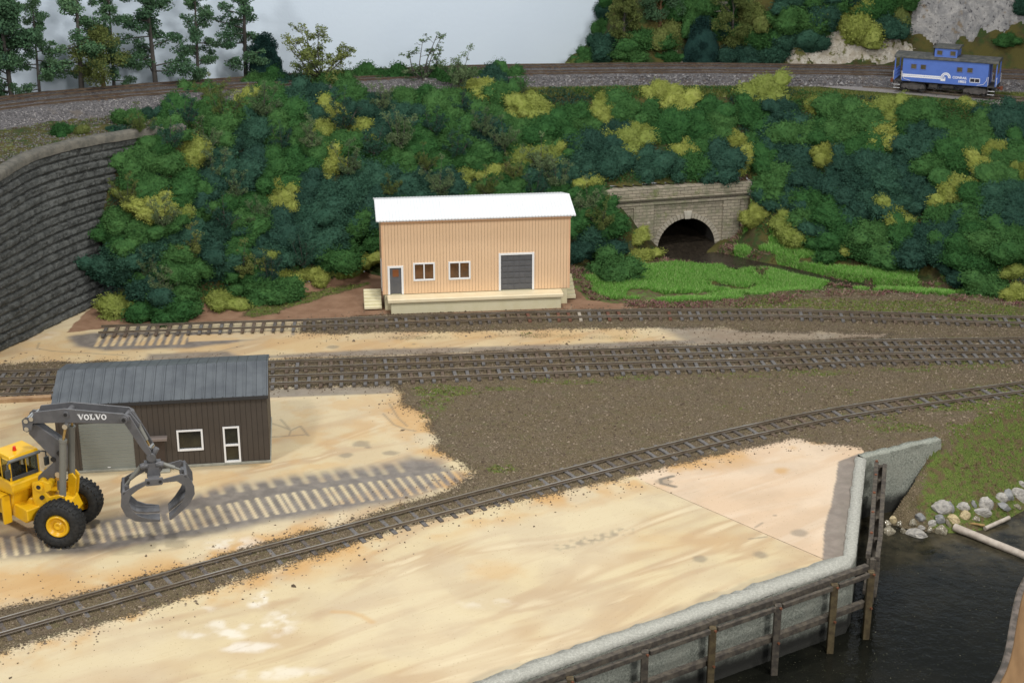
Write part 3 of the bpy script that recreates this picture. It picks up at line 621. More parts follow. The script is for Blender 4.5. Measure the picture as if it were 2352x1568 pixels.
def slope_ok(x, y):
    top = np.interp(x, [330, 470, 620, 900, 1180, 1215, 1400, 1800, 2000, 2352], [240, 205, 200, 196, 205, 236, 236, 226, 250, 265])
    bot = np.interp(x, [235, 370, 480, 560, 740, 850, 860, 1305, 1310, 1450, 1500, 1540, 1700, 1850, 2000, 2150, 2260, 2352], [705, 725, 712, 690, 655, 635, 500, 500, 612, 625, 560, 430, 430, 560, 598, 628, 655, 690])
    if x < 345: top = np.interp(x, [225, 240, 300, 345], [640, 520, 400, 270])
    if x < 232: return False
    return top < y < bot
cand = []
for x, y, a, b in YEL: cand.append([x, y, a, b, 'olive-yellow'])
row = 0; yy = 226.0
while yy < 740:
    xx = 250 + (row % 2) * 27
    while xx < 2375:
        x = xx + random.uniform(-11, 11); y = yy + random.uniform(-8, 8)
        if slope_ok(x, y) and not any(((x - c[0]) / (c[2] * 1.2)) ** 2 + ((y - c[1]) / (c[3] * 1.35)) ** 2 < 1 for c in cand[:len(YEL)]) and not (1392 < x < 1735 and 392 < y < 575) and not (1310 < x < 1500 and y > 440 and (x - 1310) > (y - 440) * -1.2 + 75 + (y - 440) * 1.4 + 40):
            dk = any(((x - c[0]) / c[2]) ** 2 + ((y - c[1]) / c[3]) ** 2 < 1 for c in DARK)
            s_ = random.uniform(.85, 1.25) * (1 + (y - 226) / 1600)
            cand.append([x, y, 40 * s_, 29 * s_, 'teal' if dk else 'green'])
        xx += 61
    yy += 36 + (yy - 226) * .02; row += 1
def zone(x, y):
    if x < 850: return 'between stone wall and tan shed' if y > 330 else 'uphill of the stone wall'
    if x < 1310: return 'above the tan shed roof'
    if x < 1725: return 'above the tunnel portal' if y < 435 else 'right of the tan shed'
    return 'right of the tunnel portal' if x < 2040 else 'below the blue caboose'
def band(y): return 'top row' if y < 262 else 'upper slope' if y < 345 else 'mid slope' if y < 450 else 'lower slope' if y < 560 else 'foot of slope'
for x in range(590, 1180, 42): cand.append([x + random.uniform(-8, 8), 196 + random.uniform(-4, 4) - 12 * (x > 800), 36, random.uniform(34, 46), 'teal' if random.random() < .3 else 'green'])
cand = [c for c in cand if not (c[4] != 'olive-yellow' and 1400 < c[0] < 1762 and 405 < c[1] < 560)]
buckets = {}
for c in cand: buckets.setdefault((zone(c[0], c[1]), band(c[1]), c[4]), []).append(c)
for (zn, bn, cl), L_ in buckets.items():
    L_.sort(key=lambda c: c[0])
    for i, c in enumerate(L_):
        p = hit(c[0], c[1] + c[3] * .35); dist = p.y * .94 + (CH - p.z) * .342; s_ = dist / FPX
        rx = c[2] * s_ * (1.5 if c[4] == 'olive-yellow' else 1.3); rz = c[3] * s_ * (1.75 if c[4] == 'olive-yellow' else 1.45)
        o_ = ORD[i] + ' from left, ' if len(L_) > 1 else ''
        big = '' 
        lab = f'{o_}{cl} foam bush, {bn} {zn}'
        mat = {'olive-yellow': M_yel, 'teal': M_dark, 'green': M_mid}[cl]
        rx *= .98; o_b = bush((p.x, p.y + rx * .15, p.z - .05), rx, rx * random.uniform(.85, 1.1), rz * .8, mat, lab, group=f'{cl} foam bushes on the embankment')
        tl = .12 if bn == 'foot of slope' else random.uniform(.3, .75); o_b.rotation_euler = (Matrix.Rotation(tl, 3, 'X') @ Matrix.Rotation(random.uniform(-.25, .25), 3, 'Y') @ Matrix.Rotation(random.uniform(0, 6.28), 3, 'Z')).to_euler()
# bushes on the bench behind the stone wall
for x, y, a, b, m, lab in ((140, 298, 34, 24, M_mid, 'bright green bush just above the stone wall coping, near left edge'), (185, 300, 22, 16, M_olive, 'small dull olive bush beside the bright bush above the stone wall'),
                           (290, 272, 38, 26, M_mid, 'large green bush above the right end of stone wall coping'), (262, 296, 22, 13, M_dark, 'low teal bush at the stone wall coping, right end'), (340, 262, 26, 24, M_dark, 'teal bush on the corner where stone wall meets the bushy slope')):
    p = hit(x, y + b * .5); s_ = p.y / FPX; bush((p.x, p.y, p.z), a * s_ * 1.1, a * s_, b * s_ * 1.3, m, lab)

# --- airy little trees
def airy_tree_meshes(seed, h=1.0, spread=.5, leaves=1500, lsize=.022, blob=.085, lean=.1, levels=3, start=.25, narrow=False):
    r = random.Random(seed); tr = MB(); tips = []
    def grow(p, d, L, rad, lv):
        q_ = p + d * L; tr.cyl(p, q_, rad, 5, rad * .6, cap=False)
        if lv == 0: tips.append(q_); return
        n_ = 3 if lv > 1 else 4
        for k in range(n_):
            nd = (d + Vector((r.uniform(-1, 1), r.uniform(-1, 1), r.uniform(-.3, .6))) * spread * 1.5).normalized(); grow(p.lerp(q_, r.uniform(.45, 1)), nd, L * r.uniform(.55, .8), rad * .55, lv - 1)
        tips.append(q_)
    if narrow:
        tr.cyl((0, 0, 0), (lean * .3, 0, h), .018 * h, 6, .004)
        for k in range(22):
            z = h * (start + (1 - start) * k / 22); a = r.uniform(0, 6.28); L = spread * h * (1.08 - (k / 24)) * r.uniform(.35, 1)
            b0 = Vector((lean * .3 * z / h, 0, z)); b1 = b0 + Vector((math.cos(a) * L, math.sin(a) * L, L * r.uniform(-.1, .5))); tr.cyl(b0, b1, .006, 4, .003, cap=False)
            for t in (.45, .7, .85, 1.0): tips.append(b0.lerp(b1, t) + Vector((r.uniform(-1, 1), r.uniform(-1, 1), r.uniform(-1, 1))) * .03)
            if r.random() < .3: tips += [b1 + Vector((r.uniform(-.05, .05), 0, r.uniform(-.08, .08)))] * 2
    else:
        grow(Vector((0, 0, 0)), Vector((lean, 0, 1)).normalized(), h * .42, .02, levels)
    v, f = leafcloud([t[:] for t in tips], [blob * r.uniform(.5, 1.2) for _ in tips], leaves, lsize, seed, .7, False)
    cr = bpy.data.meshes.new('crown'); cr.from_pydata(v.tolist(), [], f.tolist()); cr.update()
    return tr, cr
def tree(name, label, loc, h, kit, leafmat, barkmat, sx=1, group=None, rz=None):
    tk, cr = kit; root = empty(name, label, 'tree', loc, random.uniform(0, 6.28) if rz is None else rz, group); root.scale = (h * sx, h * sx, h)
    t = link('trunk', tk, root); t.material_slots[0].link = 'OBJECT'; t.material_slots[0].material = barkmat
    c = link('crown', cr, root); c.material_slots[0].link = 'OBJECT'; c.material_slots[0].material = leafmat
    return root
def kit(*a, **k):
    t, c = airy_tree_meshes(*a, **k); tm_ = t.mesh('trunk', M_bark); c.materials.append(M_net); return tm_, c
def vase(seed, stems=7, leaves=2600, lsize=.016, blob=.05, lean=0):
    r = random.Random(seed); tr = MB(); tips = []; fork = Vector((lean * .15, 0, r.uniform(.12, .25))); tr.cyl((0, 0, 0), fork, .017, 6, .013, cap=False)
    for k in range(stems):
        while True:
            e = Vector((r.uniform(-1, 1), r.uniform(-1, 1), r.uniform(-1, 1)))
            if .5 < e.length < 1: break
        e = Vector((e.x * .46 + lean * .3, e.y * .46, .62 + e.z * .38)); m = fork.lerp(e, .5) + Vector((0, 0, -.04)) + Vector((r.uniform(-.04, .04), r.uniform(-.04, .04), 0)); tr.cyl(fork, m, .010, 5, .007, cap=False); tr.cyl(m, e, .007, 4, .003, cap=False); tips.append(e)
        for j in range(7):
            a = m.lerp(e, r.uniform(-.4, 1)); b = a + Vector((r.uniform(-1, 1), r.uniform(-1, 1), r.uniform(-.3, 1))) * .13; tr.cyl(a, b, .004, 4, .002, cap=False); tips += [b, a.lerp(b, .6)]
    v, f = leafcloud([t[:] for t in tips], [blob * r.uniform(.4, 1.2) for _ in tips], leaves, lsize, seed, .8, False)
    cr = bpy.data.meshes.new('crown'); cr.from_pydata(v.tolist(), [], f.tolist()); cr.update(); cr.materials.append(M_net); return tr.mesh('trunk', M_bark), cr
KN = [vase(s, 10, 3600, .015, .07) for s in (3, 4, 5, 6)]
KS = [vase(s, 8, 1500, .014, .04, .25) for s in (13, 14)]
KV2 = [vase(s, 13, 5200, .014, .06) for s in (15,)]
KT = [kit(s, h=1, spread=.33, leaves=12500, lsize=.0085, blob=.056, narrow=True, start=.12) for s in (21, 22, 23, 24)]
KD = [kit(s, h=1, spread=.33, leaves=26000, lsize=.011, blob=.085, narrow=True, start=.1) for s in (31,)]
def base_on(x, y, z=None):
    return hit(x, y) if z is None else P(x, y, z)
sky_trees = [(740, 212, 160, KV2[0], M_olive, 1.15, 'leafy yellow-green sapling breaking the skyline left of centre'), (700, 215, 90, KN[1], M_net, .8, 'thin grey-green sapling left of the yellow-green skyline sapling'), (805, 205, 65, KN[2], M_net, .9, 'small dark sapling between the two tallest skyline saplings'),
             (965, 205, 132, KS[0], M_net, 1.5, 'sparse dark-stemmed sapling leaning right against the sky, above tan shed'), (1055, 215, 118, KN[3], M_net, 1.0, 'narrow leafy sapling right of the sparse leaning skyline sapling'), (1200, 222, 62, KS[1], M_net, .9, 'low twiggy sapling crossing the main line ballast'), (890, 190, 42, KN[1], M_tree, 1.2, 'tiny green bush-like sapling on the skyline behind the slope crest'), (480, 245, 80, KN[2], M_olive, .9, 'dry tan twiggy sapling at the track edge, upper left')]
for x, y, hp, kt, m, sx, lab in sky_trees:
    p = hit(x, y); tree('sapling', lab, (p.x, p.y, p.z - .1), hp * (p.y / FPX) * 1.02, kt, m, M_bark, sx, rz=0 if kt is KS[0] else None)
netp = [(330, 300), (395, 330), (300, 460), (380, 510), (540, 450), (500, 400), (440, 580), (520, 520), (600, 510), (340, 620), (380, 660), (560, 625), (430, 270), (520, 270), (610, 260), (650, 330), (720, 330), (790, 290), (800, 390), (860, 350), (920, 330), (1000, 300), (980, 380), (1050, 350), (1110, 300), (1060, 250), (1160, 330), (1240, 390), (1280, 420), (1180, 400), (900, 440), (1010, 440), (1120, 440), (1230, 440), (1350, 480), (1380, 520), (620, 640), (700, 600), (480, 340), (880, 240)]
netp.sort(); 
for i, (x, y) in enumerate(netp):
    p = hit(x, y + 25); kt = random.choice(KN); m = random.choice([M_net, M_net, M_dark, M_olive])
    zn = zone(x, y).replace('between stone wall and tan shed', 'left of the tan shed')
    same = [q_ for q_ in netp if zone(*q_) == zone(x, y)]; k_ = same.index((x, y))
    tree('sapling', f'{ORD[k_]} from left of the wispy saplings {zn}', (p.x, p.y - .4, p.z), random.uniform(80, 120) * p.y / FPX, kt, m, M_bark, .85, group='wispy net-foliage saplings on the embankment')
# --- trees by the backdrop
def on_back(x, y):
    z = 12.5
    p = P(x, y, z)
    return p
bt = [(28, 228, 300, KD[0], M_tree, .85, M_bark, 'tall dense green tree filling the top left corner'), (92, 226, 230, KT[3], M_tree, .7, M_bark, 'slim dark tree just right of the dense corner tree'), (187, 208, 275, KT[0], M_tree, 1.0, M_bark, 'tall sparse tree with drooping left branches beside the olive tree'),
      (262, 205, 250, KT[1], M_tree, .75, M_bark, 'tall thin tree directly behind the round olive tree'), (358, 196, 270, KT[2], M_tree, 1.0, M_bark, 'tall open tree right of the round olive tree'), (455, 188, 240, KT[3], M_tree, .75, M_bark, 'narrow tall tree, second left of the dark conifer'), (565, 184, 255, KT[1], M_tree, .95, M_bark, 'tall bushy-topped tree just left of the dark conifer')]
for x, y, hp, kt, m, sx, bk, lab in bt:
    p = PYp(x, y, 0) if False else None
    # stand just behind the far track
    X0 = None
    for t in np.arange(100, 200, .25):
        d = ray(x, y); q_ = Vector((d[0] * t, d[1] * t, CH + d[2] * t))
        if q_.y > trackY(q_.x) + 7.0: X0 = q_; break
    zg = float(bz(X0.x)); h_ = hp * (X0.y / FPX) + (X0.z - zg)
    tree('tall_tree', lab, (X0.x, X0.y, zg), h_, kt, m, bk, sx * 1.3)
def clump_tree(name, label, x, y, wpx, hpx, mat, barkm, seed, trunkfrac=.28, dense=9000, behind=True, conif=False, g_=None):
    q_ = None
    if behind:
        for t in np.arange(100, 200, .25):
            d = ray(x, y); q_ = Vector((d[0] * t, d[1] * t, CH + d[2] * t))
            if q_.y > trackY(q_.x) + 5.7: break
        zg = float(bz(q_.x)); ex = q_.z - zg; base = Vector((q_.x, q_.y, zg))
    else:
        base = hit(x, y); ex = 0
    s_ = base.y / FPX; W = wpx * s_ * 1.25; Hh = hpx * s_ + ex
    root = empty(name, label, 'tree', base, 0, g_); r = random.Random(seed)
    mb = MB(); mb.cyl((0, 0, -.3), (0, 0, Hh * .7), .045 * W + .06, 8, .02)
    cs, rs = [], []
    for k in range(46):
        t = r.uniform(trunkfrac, 1) if not conif else r.uniform(.05, 1)
        env = (math.sin(math.pi * min(1, (t - trunkfrac) / (1 - trunkfrac) * .9 + .12)) ** .6 if not conif else (1 - t) ** .55 * .95 + .05)
        a = r.uniform(0, 6.28); rr = W / 2 * env * r.uniform(.35, .88); c = (math.cos(a) * rr, math.sin(a) * rr, t * Hh); cs.append(c); rs.append(W * r.uniform(.09, .17))
        if not conif and k % 3 == 0: mb.cyl((0, 0, c[2] * .7), c, .03 * W / 3, 4, .01, cap=False)
    mb.build('trunk', barkm, root)
    v, f = leafcloud(cs, rs, dense, .085 if not conif else .07, seed, .8, False)
    if ex: f = f[(v[f[:, 0], 2] > ex * .5)]
    me = bpy.data.meshes.new('crown'); me.from_pydata(v.tolist(), [], f.tolist()); me.update(); me.materials.append(mat); link('crown', me, root)
    if conif:
        c = MB(); c.lathe([(Hh * .05, .35 * W), (Hh * .4, .33 * W), (Hh * .75, .2 * W), (Hh * .95, .03)], 12, (0, 0, 0), 'z'); c.build('inner_crown', mat, root)
    return root
clump_tree('olive_tree', 'round olive-leaved tree with orange-brown trunk against the backdrop', 238, 200, 112, 128, M_olive, M_barkb, 51)
clump_tree('conifer', 'blackish green conifer at the crest, right of the tall trees', 612, 180, 92, 96, M_deep, M_bark, 52, conif=True, dense=14000)
# --- the far hill on the right
hillb = [(1328, 147, 18, 14, M_olive, 'olive'), (1352, 128, 22, 16, M_mid, 'green'), (1372, 96, 22, 20, M_dark, 'dark'), (1385, 66, 20, 20, M_mid, 'green'), (1396, 30, 22, 22, M_dark, 'dark'), (1404, 4, 22, 22, M_mid, 'green'), (1540, 130, 30, 16, M_mid, 'green'), (1650, 75, 30, 28, M_mid, 'green'), (1690, 80, 34, 26, M_dark, 'dark'), (1560, 30, 30, 30, M_mid, 'green'), (1345, 140, 26, 18, M_mid, 'green'), (1400, 108, 34, 24, M_dark, 'dark'), (1450, 130, 44, 22, M_mid, 'green'), (1480, 95, 46, 28, M_mid, 'green'), (1540, 85, 34, 36, M_olive, 'olive'), (1590, 60, 26, 40, M_mid, 'green'), (1430, 140, 26, 14, M_olive, 'olive'),
         (1700, 130, 42, 26, M_dark, 'dark'), (1760, 132, 46, 26, M_dark, 'dark'), (1740, 90, 50, 32, M_mid, 'green'), (1800, 95, 44, 34, M_dark, 'dark'), (1850, 60, 46, 34, M_mid, 'green'), (1800, 45, 46, 32, M_mid, 'green'), (1730, 40, 42, 34, M_olive, 'olive'), (1900, 45, 40, 36, M_dark, 'dark'), (1960, 70, 44, 44, M_yel, 'yellow-green'), (1965, 28, 30, 26, M_yel, 'yellow-green'),
         (2030, 60, 38, 34, M_dark, 'dark'), (2030, 22, 44, 30, M_mid, 'green'), (2072, 48, 24, 26, M_olive, 'olive'), (1880, 10, 46, 28, M_mid, 'green'), (1820, 5, 44, 26, M_dark, 'dark'), (1940, 2, 50, 22, M_dark, 'dark'), (2080, 8, 34, 26, M_mid, 'green'), (1660, 20, 40, 30, M_mid, 'green'), (1600, 20, 34, 26, M_mid, 'green'), (2312, 94, 26, 16, M_mid, 'green'), (2345, 20, 30, 24, M_dark, 'dark'), (1385, 138, 22, 12, M_dark, 'dark'), (1870, 105, 34, 22, M_dark, 'dark')]
hillb.sort(key=lambda c: (c[5], c[0])); cnt = {}
for x, y, a, b, m, cl in hillb:
    cnt[cl] = cnt.get(cl, 0) + 1; p = hit(x, y + b * .4); s_ = p.y / FPX
    bush((p.x, p.y + .3, p.z - .1), a * s_ * 1.4, a * s_ * 1.2, b * s_ * 1.6, m, f'{ORD[cnt[cl]-1]} {cl} bush from left on far hill behind the main line', group=f'{cl} bushes on the far hill')
clump_tree('olive_tree', 'olive-leaved tree at the left edge of the far hill', 1432, 118, 74, 135, M_olive, M_bark, 61, behind=False, trunkfrac=.2)
clump_tree('green_tree', 'bluish green tree right of the olive tree on the far hill', 1516, 70, 84, 95, M_tree, M_barkb, 62, behind=False)
clump_tree('conifer', 'big blue-black conifer in front of the concrete abutment', 1610, 149, 96, 98, M_deep, M_bark, 63, behind=False, conif=True, dense=15000)
clump_tree('olive_tree', 'tall olive-brown tree right of the concrete abutment', 1680, 120, 90, 150, M_olive, M_bark, 64, behind=False, trunkfrac=.15)
clump_tree('olive_tree', 'small olive tree on the far hill, above the chalk ridge', 1890, 75, 56, 60, M_olive, M_bark, 65, behind=False)
# concrete abutment on the hill
conc = simple('old_concrete', (.30, .29, .25), (.22, .21, .18), 2, .85, .02)
a = hit(1612, 55); a.z += 1.3; root = empty('concrete_abutment', 'pale concrete beam and pier half hidden behind the blue-black conifer', 'abutment', a)
MB().box(-.2, 2.6, -.5, .7, -.1, .95).build('beam', conc, root, .03); MB().box(1.9, 2.5, -.45, .6, -4.6, -.13).build('pier', conc, root, .03)
# rock faces
rockg = G('grey_rock'); c = rockg.mix(rockg.step(rockg.noise(.35, 6, .75, dist=1.5), .35, .65), (.30, .30, .31), (.62, .60, .58)); c = rockg.mix(rockg.step(rockg.noise(.8, 3), .6, .7), c, (.36, .29, .21)); c = rockg.mix(rockg.step(rockg.noise(2.2, 6, .8), .55, .62), c, (.08, .08, .09)); c = rockg.mix(rockg.step(rockg.noise(3, 5, .8), .6, .7), c, (.66, .65, .64))
rockg.bump(rockg.noise(1.2, 8, .8), .6); rock_mat = rockg.out(c, .5, .4)
chalkg = G('chalk_rock'); c = chalkg.mix(chalkg.step(chalkg.noise(1.3, 6, .8), .4, .6), (.50, .44, .35), (.70, .66, .58)); c = chalkg.mix(chalkg.step(chalkg.noise(1.0, 4, .7), .52, .62), c, (.16, .16, .05)); c = chalkg.mix(chalkg.step(chalkg.noise(2.5, 5), .62, .7), c, (.25, .17, .12))
chalkg.bump(chalkg.noise(2.0, 7, .8), .4); chalk_mat = chalkg.out(c, .85, .2)
def rock_patch(name, label, poly, mat, lift, amp, fq, res=.3):
    hp = [hit(x, y) for x, y in poly]; pl = [(p.x, p.y) for p in hp]
    x0, x1 = min(p[0] for p in pl) - 1, max(p[0] for p in pl) + 1; y0, y1 = min(p[1] for p in pl) - 1, max(p[1] for p in pl) + 1
    A, B = np.meshgrid(np.arange(x0, x1, res), np.arange(y0, y1, res)); s_ = sd(A, B, pl) + (fbm(A, B, .5, 8) - .47) * 2
    rid = np.abs(fbm(A * .6 + B * .35, B * 1.3, fq, 4, 5) - .47) * 2; h = terrain(A, B) + lift * ss(s_, -.2, 1.6) - .6 * (s_ < 0) + ss(s_, -.2, 1) * (rid * amp + (fbm(A, B, fq * 2, 12, 5) - .47) * amp)
    idx = np.arange(A.size).reshape(A.shape); q = np.stack([idx[:-1, :-1], idx[:-1, 1:], idx[1:, 1:], idx[1:, :-1]], -1).reshape(-1, 4); k = (s_ > -.6).ravel(); q = q[k[q].all(1)]
    ctr = Vector(((x0 + x1) / 2, (y0 + y1) / 2, 12))
    o = link(name, grid_mesh(name, np.stack([A - ctr.x, B - ctr.y, h - ctr.z], -1).reshape(-1, 3), q, mat, smooth=False), label=label, cat='rock outcrop'); o.location = ctr; return o
rock_patch('rock_outcrop', 'craggy grey rock face at the top right corner', [(2085, 108), (2070, 70), (2105, 10), (2120, -40), (2420, -60), (2420, 62), (2340, 60), (2240, 95), (2180, 112)], rock_mat, 1.2, 2.6, .4, .17)
rock_patch('rock_outcrop', 'whitish chalk rock ridge left of the blue caboose', [(1795, 152), (1805, 122), (1870, 95), (1960, 72), (2040, 62), (2110, 85), (2130, 140), (2040, 152)], chalk_mat, .6, 1.5, .6, .16)
rock_patch('rock_outcrop', 'small whitish rock patch between the conifer and sky', [(1440, 151), (1480, 140), (1500, 118), (1560, 116), (1575, 150)], chalk_mat, .5, .7, .6, .2)

# ------------------------------------------------------------ dark stone retaining wall
sn, tn = 520, 340
def resamp(pts, n):
    cum = np.concatenate([[0], np.cumsum([(b - a).length for a, b in zip(pts, pts[1:])])]); t = np.linspace(0, cum[-1], n)
    return np.stack([np.interp(t, cum, [p[k] for p in pts]) for k in range(3)], -1), cum[-1]
TB, _ = resamp(wallbase, sn); TT, Lw = resamp(walltop, sn)
tt = np.linspace(0, 1, tn)[:, None, None]; W3 = TB[None] * (1 - tt) + TT[None] * tt
nc = 20; v = np.linspace(0, 1, tn)[:, None] * nc; u = np.linspace(0, Lw, sn)[None, :] * np.ones((tn, 1)); rowi = np.floor(v); fv = v - rowi
bw = 1.1; uo = u / bw + np.modf(np.abs(np.sin(rowi * 12.9)) * 437.5)[0] + 0; bi = np.floor(uo); fu = uo - bi
prof = (np.clip(np.minimum(fv, 1 - fv) * 4.2, 0, 1) ** .5); profu = np.clip(np.minimum(fu, 1 - fu) * 8, 0, 1) ** .5
hb = np.modf(np.abs(np.sin(bi * 91.7 + rowi * 47.3)) * 9375.1)[0]
disp = prof * (.1 + .9 * profu) * (.26 + .16 * hb) + (fbm(u, v * .76, 2.2, 6, 5) - .47) * .30 * prof
dxy = TT - TB; nrm = np.stack([np.ones(sn) * .93, np.ones(sn) * -.25, np.zeros(sn)], -1)
tg = np.gradient(TT, axis=0); nrm = np.stack([tg[:, 1], -tg[:, 0], np.zeros(sn)], -1); nrm /= np.linalg.norm(nrm, axis=1)[:, None]
nrm[:, 2] = .3
W3 = W3 + nrm[None] * disp[..., None]
idx = np.arange(tn * sn).reshape(tn, sn); q = np.stack([idx[:-1, :-1], idx[:-1, 1:], idx[1:, 1:], idx[1:, :-1]], -1).reshape(-1, 4)
g = G('dark_stone'); c = g.mix(g.step(g.noise(1.2, 5, .7), .35, .65), (.056, .060, .058), (.112, .118, .113)); c = g.mix(g.step(g.noise(6, 4), .55, .7), c, (.15, .155, .15)); g.bump(g.noise(5, 6, .85), .12); stone = g.out(c, .8, .25)
root = empty('retaining_wall', 'tall curved dark stone retaining wall along the left edge', 'wall', (TB[200][0], TB[200][1], 0)); off_ = np.array(root.location)
link('stone_face', grid_mesh('stone_face', (W3 - off_).reshape(-1, 3), q, stone), root)
cop = MB(); up_ = Vector((0, 0, 1)); inner = [Vector(p) for p in TT[::6]]
prf = [(.56, -.58), (.58, -.1), (.45, .06), (.1, .12), (-.3, .1), (-.4, .0), (-.4, -.5)]
ls = []
nn = [Vector((nrm[i][0], nrm[i][1], 0)).normalized() for i in range(0, sn, 6)]
for o_, h in prf: ls.append([p + n_ * (o_ + mn.noise(p * .8) * .06) + Vector((0, 0, h + mn.noise(p * 1.3) * .04)) - root.location for p, n_ in zip(inner, nn)])
ribbon(cop, ls); g = G('coping_stone'); c = g.mix(g.step(g.noise(1.5, 5, .7), .35, .65), (.10, .097, .085), (.165, .155, .13)); g.bump(g.noise(6, 5, .8), .06); cop.build('coping', g.out(c, .85, .2), root)

# ------------------------------------------------------------ tunnel portal
root = empty('tunnel_portal', 'weathered cut-stone tunnel portal with arch over the stream', 'tunnel portal', (PA.x, PA.y, -1.2), PANG)
PWID, PHT, AC, AR, AZ = (PB - PA).length, 6.05, 8.75, 2.85, .15
g = G('portal_stone'); mp = g.co(rot=(R(90), 0, 0)); br = g.n('ShaderNodeTexBrick'); g.lk(mp, br.inputs[0]); br.inputs['Scale'].default_value = 1.0; br.inputs['Brick Width'].default_value = .72; br.inputs['Row Height'].default_value = .3; br.inputs['Mortar Size'].default_value = .018
br.inputs['Color1'].default_value = (.40, .35, .27, 1); br.inputs['Color2'].default_value = (.31, .275, .215, 1); br.inputs['Mortar'].default_value = (.13, .115, .09, 1)
c = g.mix(g.step(g.noise(.8, 4), .45, .65), br.outputs[0], (.24, .23, .16)); c = g.mix(g.step(g.noise(.5, 5, .8), .55, .68), c, (.17, .19, .08)); c = g.mix(g.step(g.noise(2, 5, .8), .6, .7), c, (.52, .48, .41))
g.bump(g.math('ADD', br.outputs['Fac'], g.noise(10, 3), clamp=False), -.03); pst = g.out(c, .85, .2)
arc_ = [(AC + AR * math.cos(t), AZ + AR * math.sin(t)) for t in [math.pi * i / 28 for i in range(29)]]
pf = MB(); n = len(arc_)
top_pts = [(PWID if i == 0 else 0 if i == n - 1 else AC + (arc_[i][0] - AC) * 1.0, PHT) for i in range(n)]
vs = [(x, 0, z) for x, z in arc_] + [(x, 0, z) for x, z in top_pts]
fs = [(i, i + 1, i + 1 + n, i + n) for i in range(n - 1)]
pf.add(vs, fs); pf.add([(AC + AR, 0, AZ), (AC + AR, 0, -1), (PWID, 0, -1), (PWID, 0, PHT)], [(0, 1, 2, 3)]); pf.add([(AC - AR, 0, AZ), (AC - AR, 0, -1), (0, 0, -1), (0, 0, PHT)], [(0, 3, 2, 1)])
pf.add([(0, 0, PHT), (PWID, 0, PHT), (PWID, 1.3, PHT + .1), (0, 1.3, PHT + .1)], [(0, 1, 2, 3)]); pf.build('stone_wall', pst, root)
tun = MB(); tun.add([(x, 0.002, z) for x, z in arc_] + [(x, 9, z) for x, z in arc_], [(i, i + 1, i + 1 + n, i + n) for i in range(n - 1)], True); tun.add([(x, 9, z) for x, z in arc_], [tuple(range(n))])
tun.box(AC - AR - .01, AC - AR + .3, .05, 9, -1, AZ); tun.box(AC + AR - .3, AC + AR + .01, .05, 9, -1, AZ)
tun.build('tunnel_lining', simple('shaded_lining', (.03, .028, .025), (.05, .045, .04), 1, .95), root)  # darkness of the tunnel interior painted into the near-black lining colour
vz = MB()
for i in range(28):
    a0, a1 = math.pi * i / 28 + .012, math.pi * (i + 1) / 28 - .012; r0, r1 = AR + .0, AR + .48
    pts = [(AC + r0 * math.cos(a0), AZ + r0 * math.sin(a0)), (AC + r1 * math.cos(a0), AZ + r1 * math.sin(a0)), (AC + r1 * math.cos(a1), AZ + r1 * math.sin(a1)), (AC + r0 * math.cos(a1), AZ + r0 * math.sin(a1))]
    if i not in (13, 14): vz.prism(pts, -.07, .05)
vst = simple('arch_stone', (.42, .38, .31), (.33, .30, .24), 2, .85, .02); vz.build('arch_ring', vst, root)
MB().prism([(AC - .27, AZ + AR - .05), (AC + .27, AZ + AR - .05), (AC + .4, AZ + AR + .68), (AC - .4, AZ + AR + .68)], -.22, .05).build('keystone', simple('key_stone', (.50, .47, .40), (.42, .39, .33), 2, .8, .02), root, .02)
for x0, x1 in ((AC - 5.3, AC - 3.35), (AC + 3.45, AC + 5.1)):
    if x1 < PWID: MB().box(x0, x1, -.22, -.003, -1, PHT - 1.25).build('pilaster', pst, root, .02)
MB().box(0, PWID, -.28, -.003, PHT - 1.5, PHT - 1.24).build('cornice', pst, root, .02)
MB().box(-.05, PWID + .05, -.4, .1, PHT - 1.0, PHT - .82).build('cornice', pst, root, .02)
MB().box(-.05, PWID + .05, -.22, .9, PHT - .78, PHT + .04).build('parapet', pst, root, .02)
MB().box(0.02, AC - 5.3, -.16, -.004, PHT - 1.75, PHT - 1.52).build('panel_band', pst, root, .01)

# ------------------------------------------------------------ stream and river water
g = G('stream_water'); c = g.mix(g.step(g.noise(3, 5, .8), .4, .7), (.022, .018, .014), (.06, .048, .035)); g.bump(g.noise(5, 3), .05); sw = g.out(c, .18, .5)
mb = MB(); L1, L2 = [], []
sp_ = [Vector((x, y, -.78)) for x, y, r_ in stream]; d0 = sp_[0] + Vector((-.8, 8, 0)); sp_ = [d0] + sp_; rr_ = [2.6] + [s[2] for s in stream]
for s_ in (1, -1): (L1 if s_ == 1 else L2).extend([p for p in [offs(sp_, s_ * (rr_[i] + .75))[i] for i in range(len(sp_))]])
ribbon(mb, [L1, L2], False); mb.build('stream', sw, kind='structure')
WZ = -4.1
edge_px = [(2500, 1150), (2400, 1260), (2352, 1340), (2338, 1380), (2330, 1420), (2324, 1455), (2318, 1490), (2305, 1535), (2284, 1575), (2250, 1640)]
ed = smooth_line([P(x, y, WZ) for x, y in edge_px], .5)
g = G('river_water'); depth = g.step(g.noise(.16, 4, .6), .4, .7); c = g.mix(depth, (.005, .006, .005), (.012, .012, .009))
tcx = g.n('ShaderNodeSeparateXYZ'); g.lk(g.co(), tcx.inputs[0]); shore = g.step(tcx.outputs[1], 78.5, 88, 0, 1); c = g.mix(g.math('MULTIPLY', shore, g.step(g.noise(.5, 5, .7), .3, .7)), c, (.085, .072, .045))
c = g.mix(g.step(g.noise(9, 2, .5), .72, .75), c, (.20, .19, .13)); c = g.mix(g.step(g.noise(3.2, 4, .8), .6, .75), c, (.04, .045, .025))
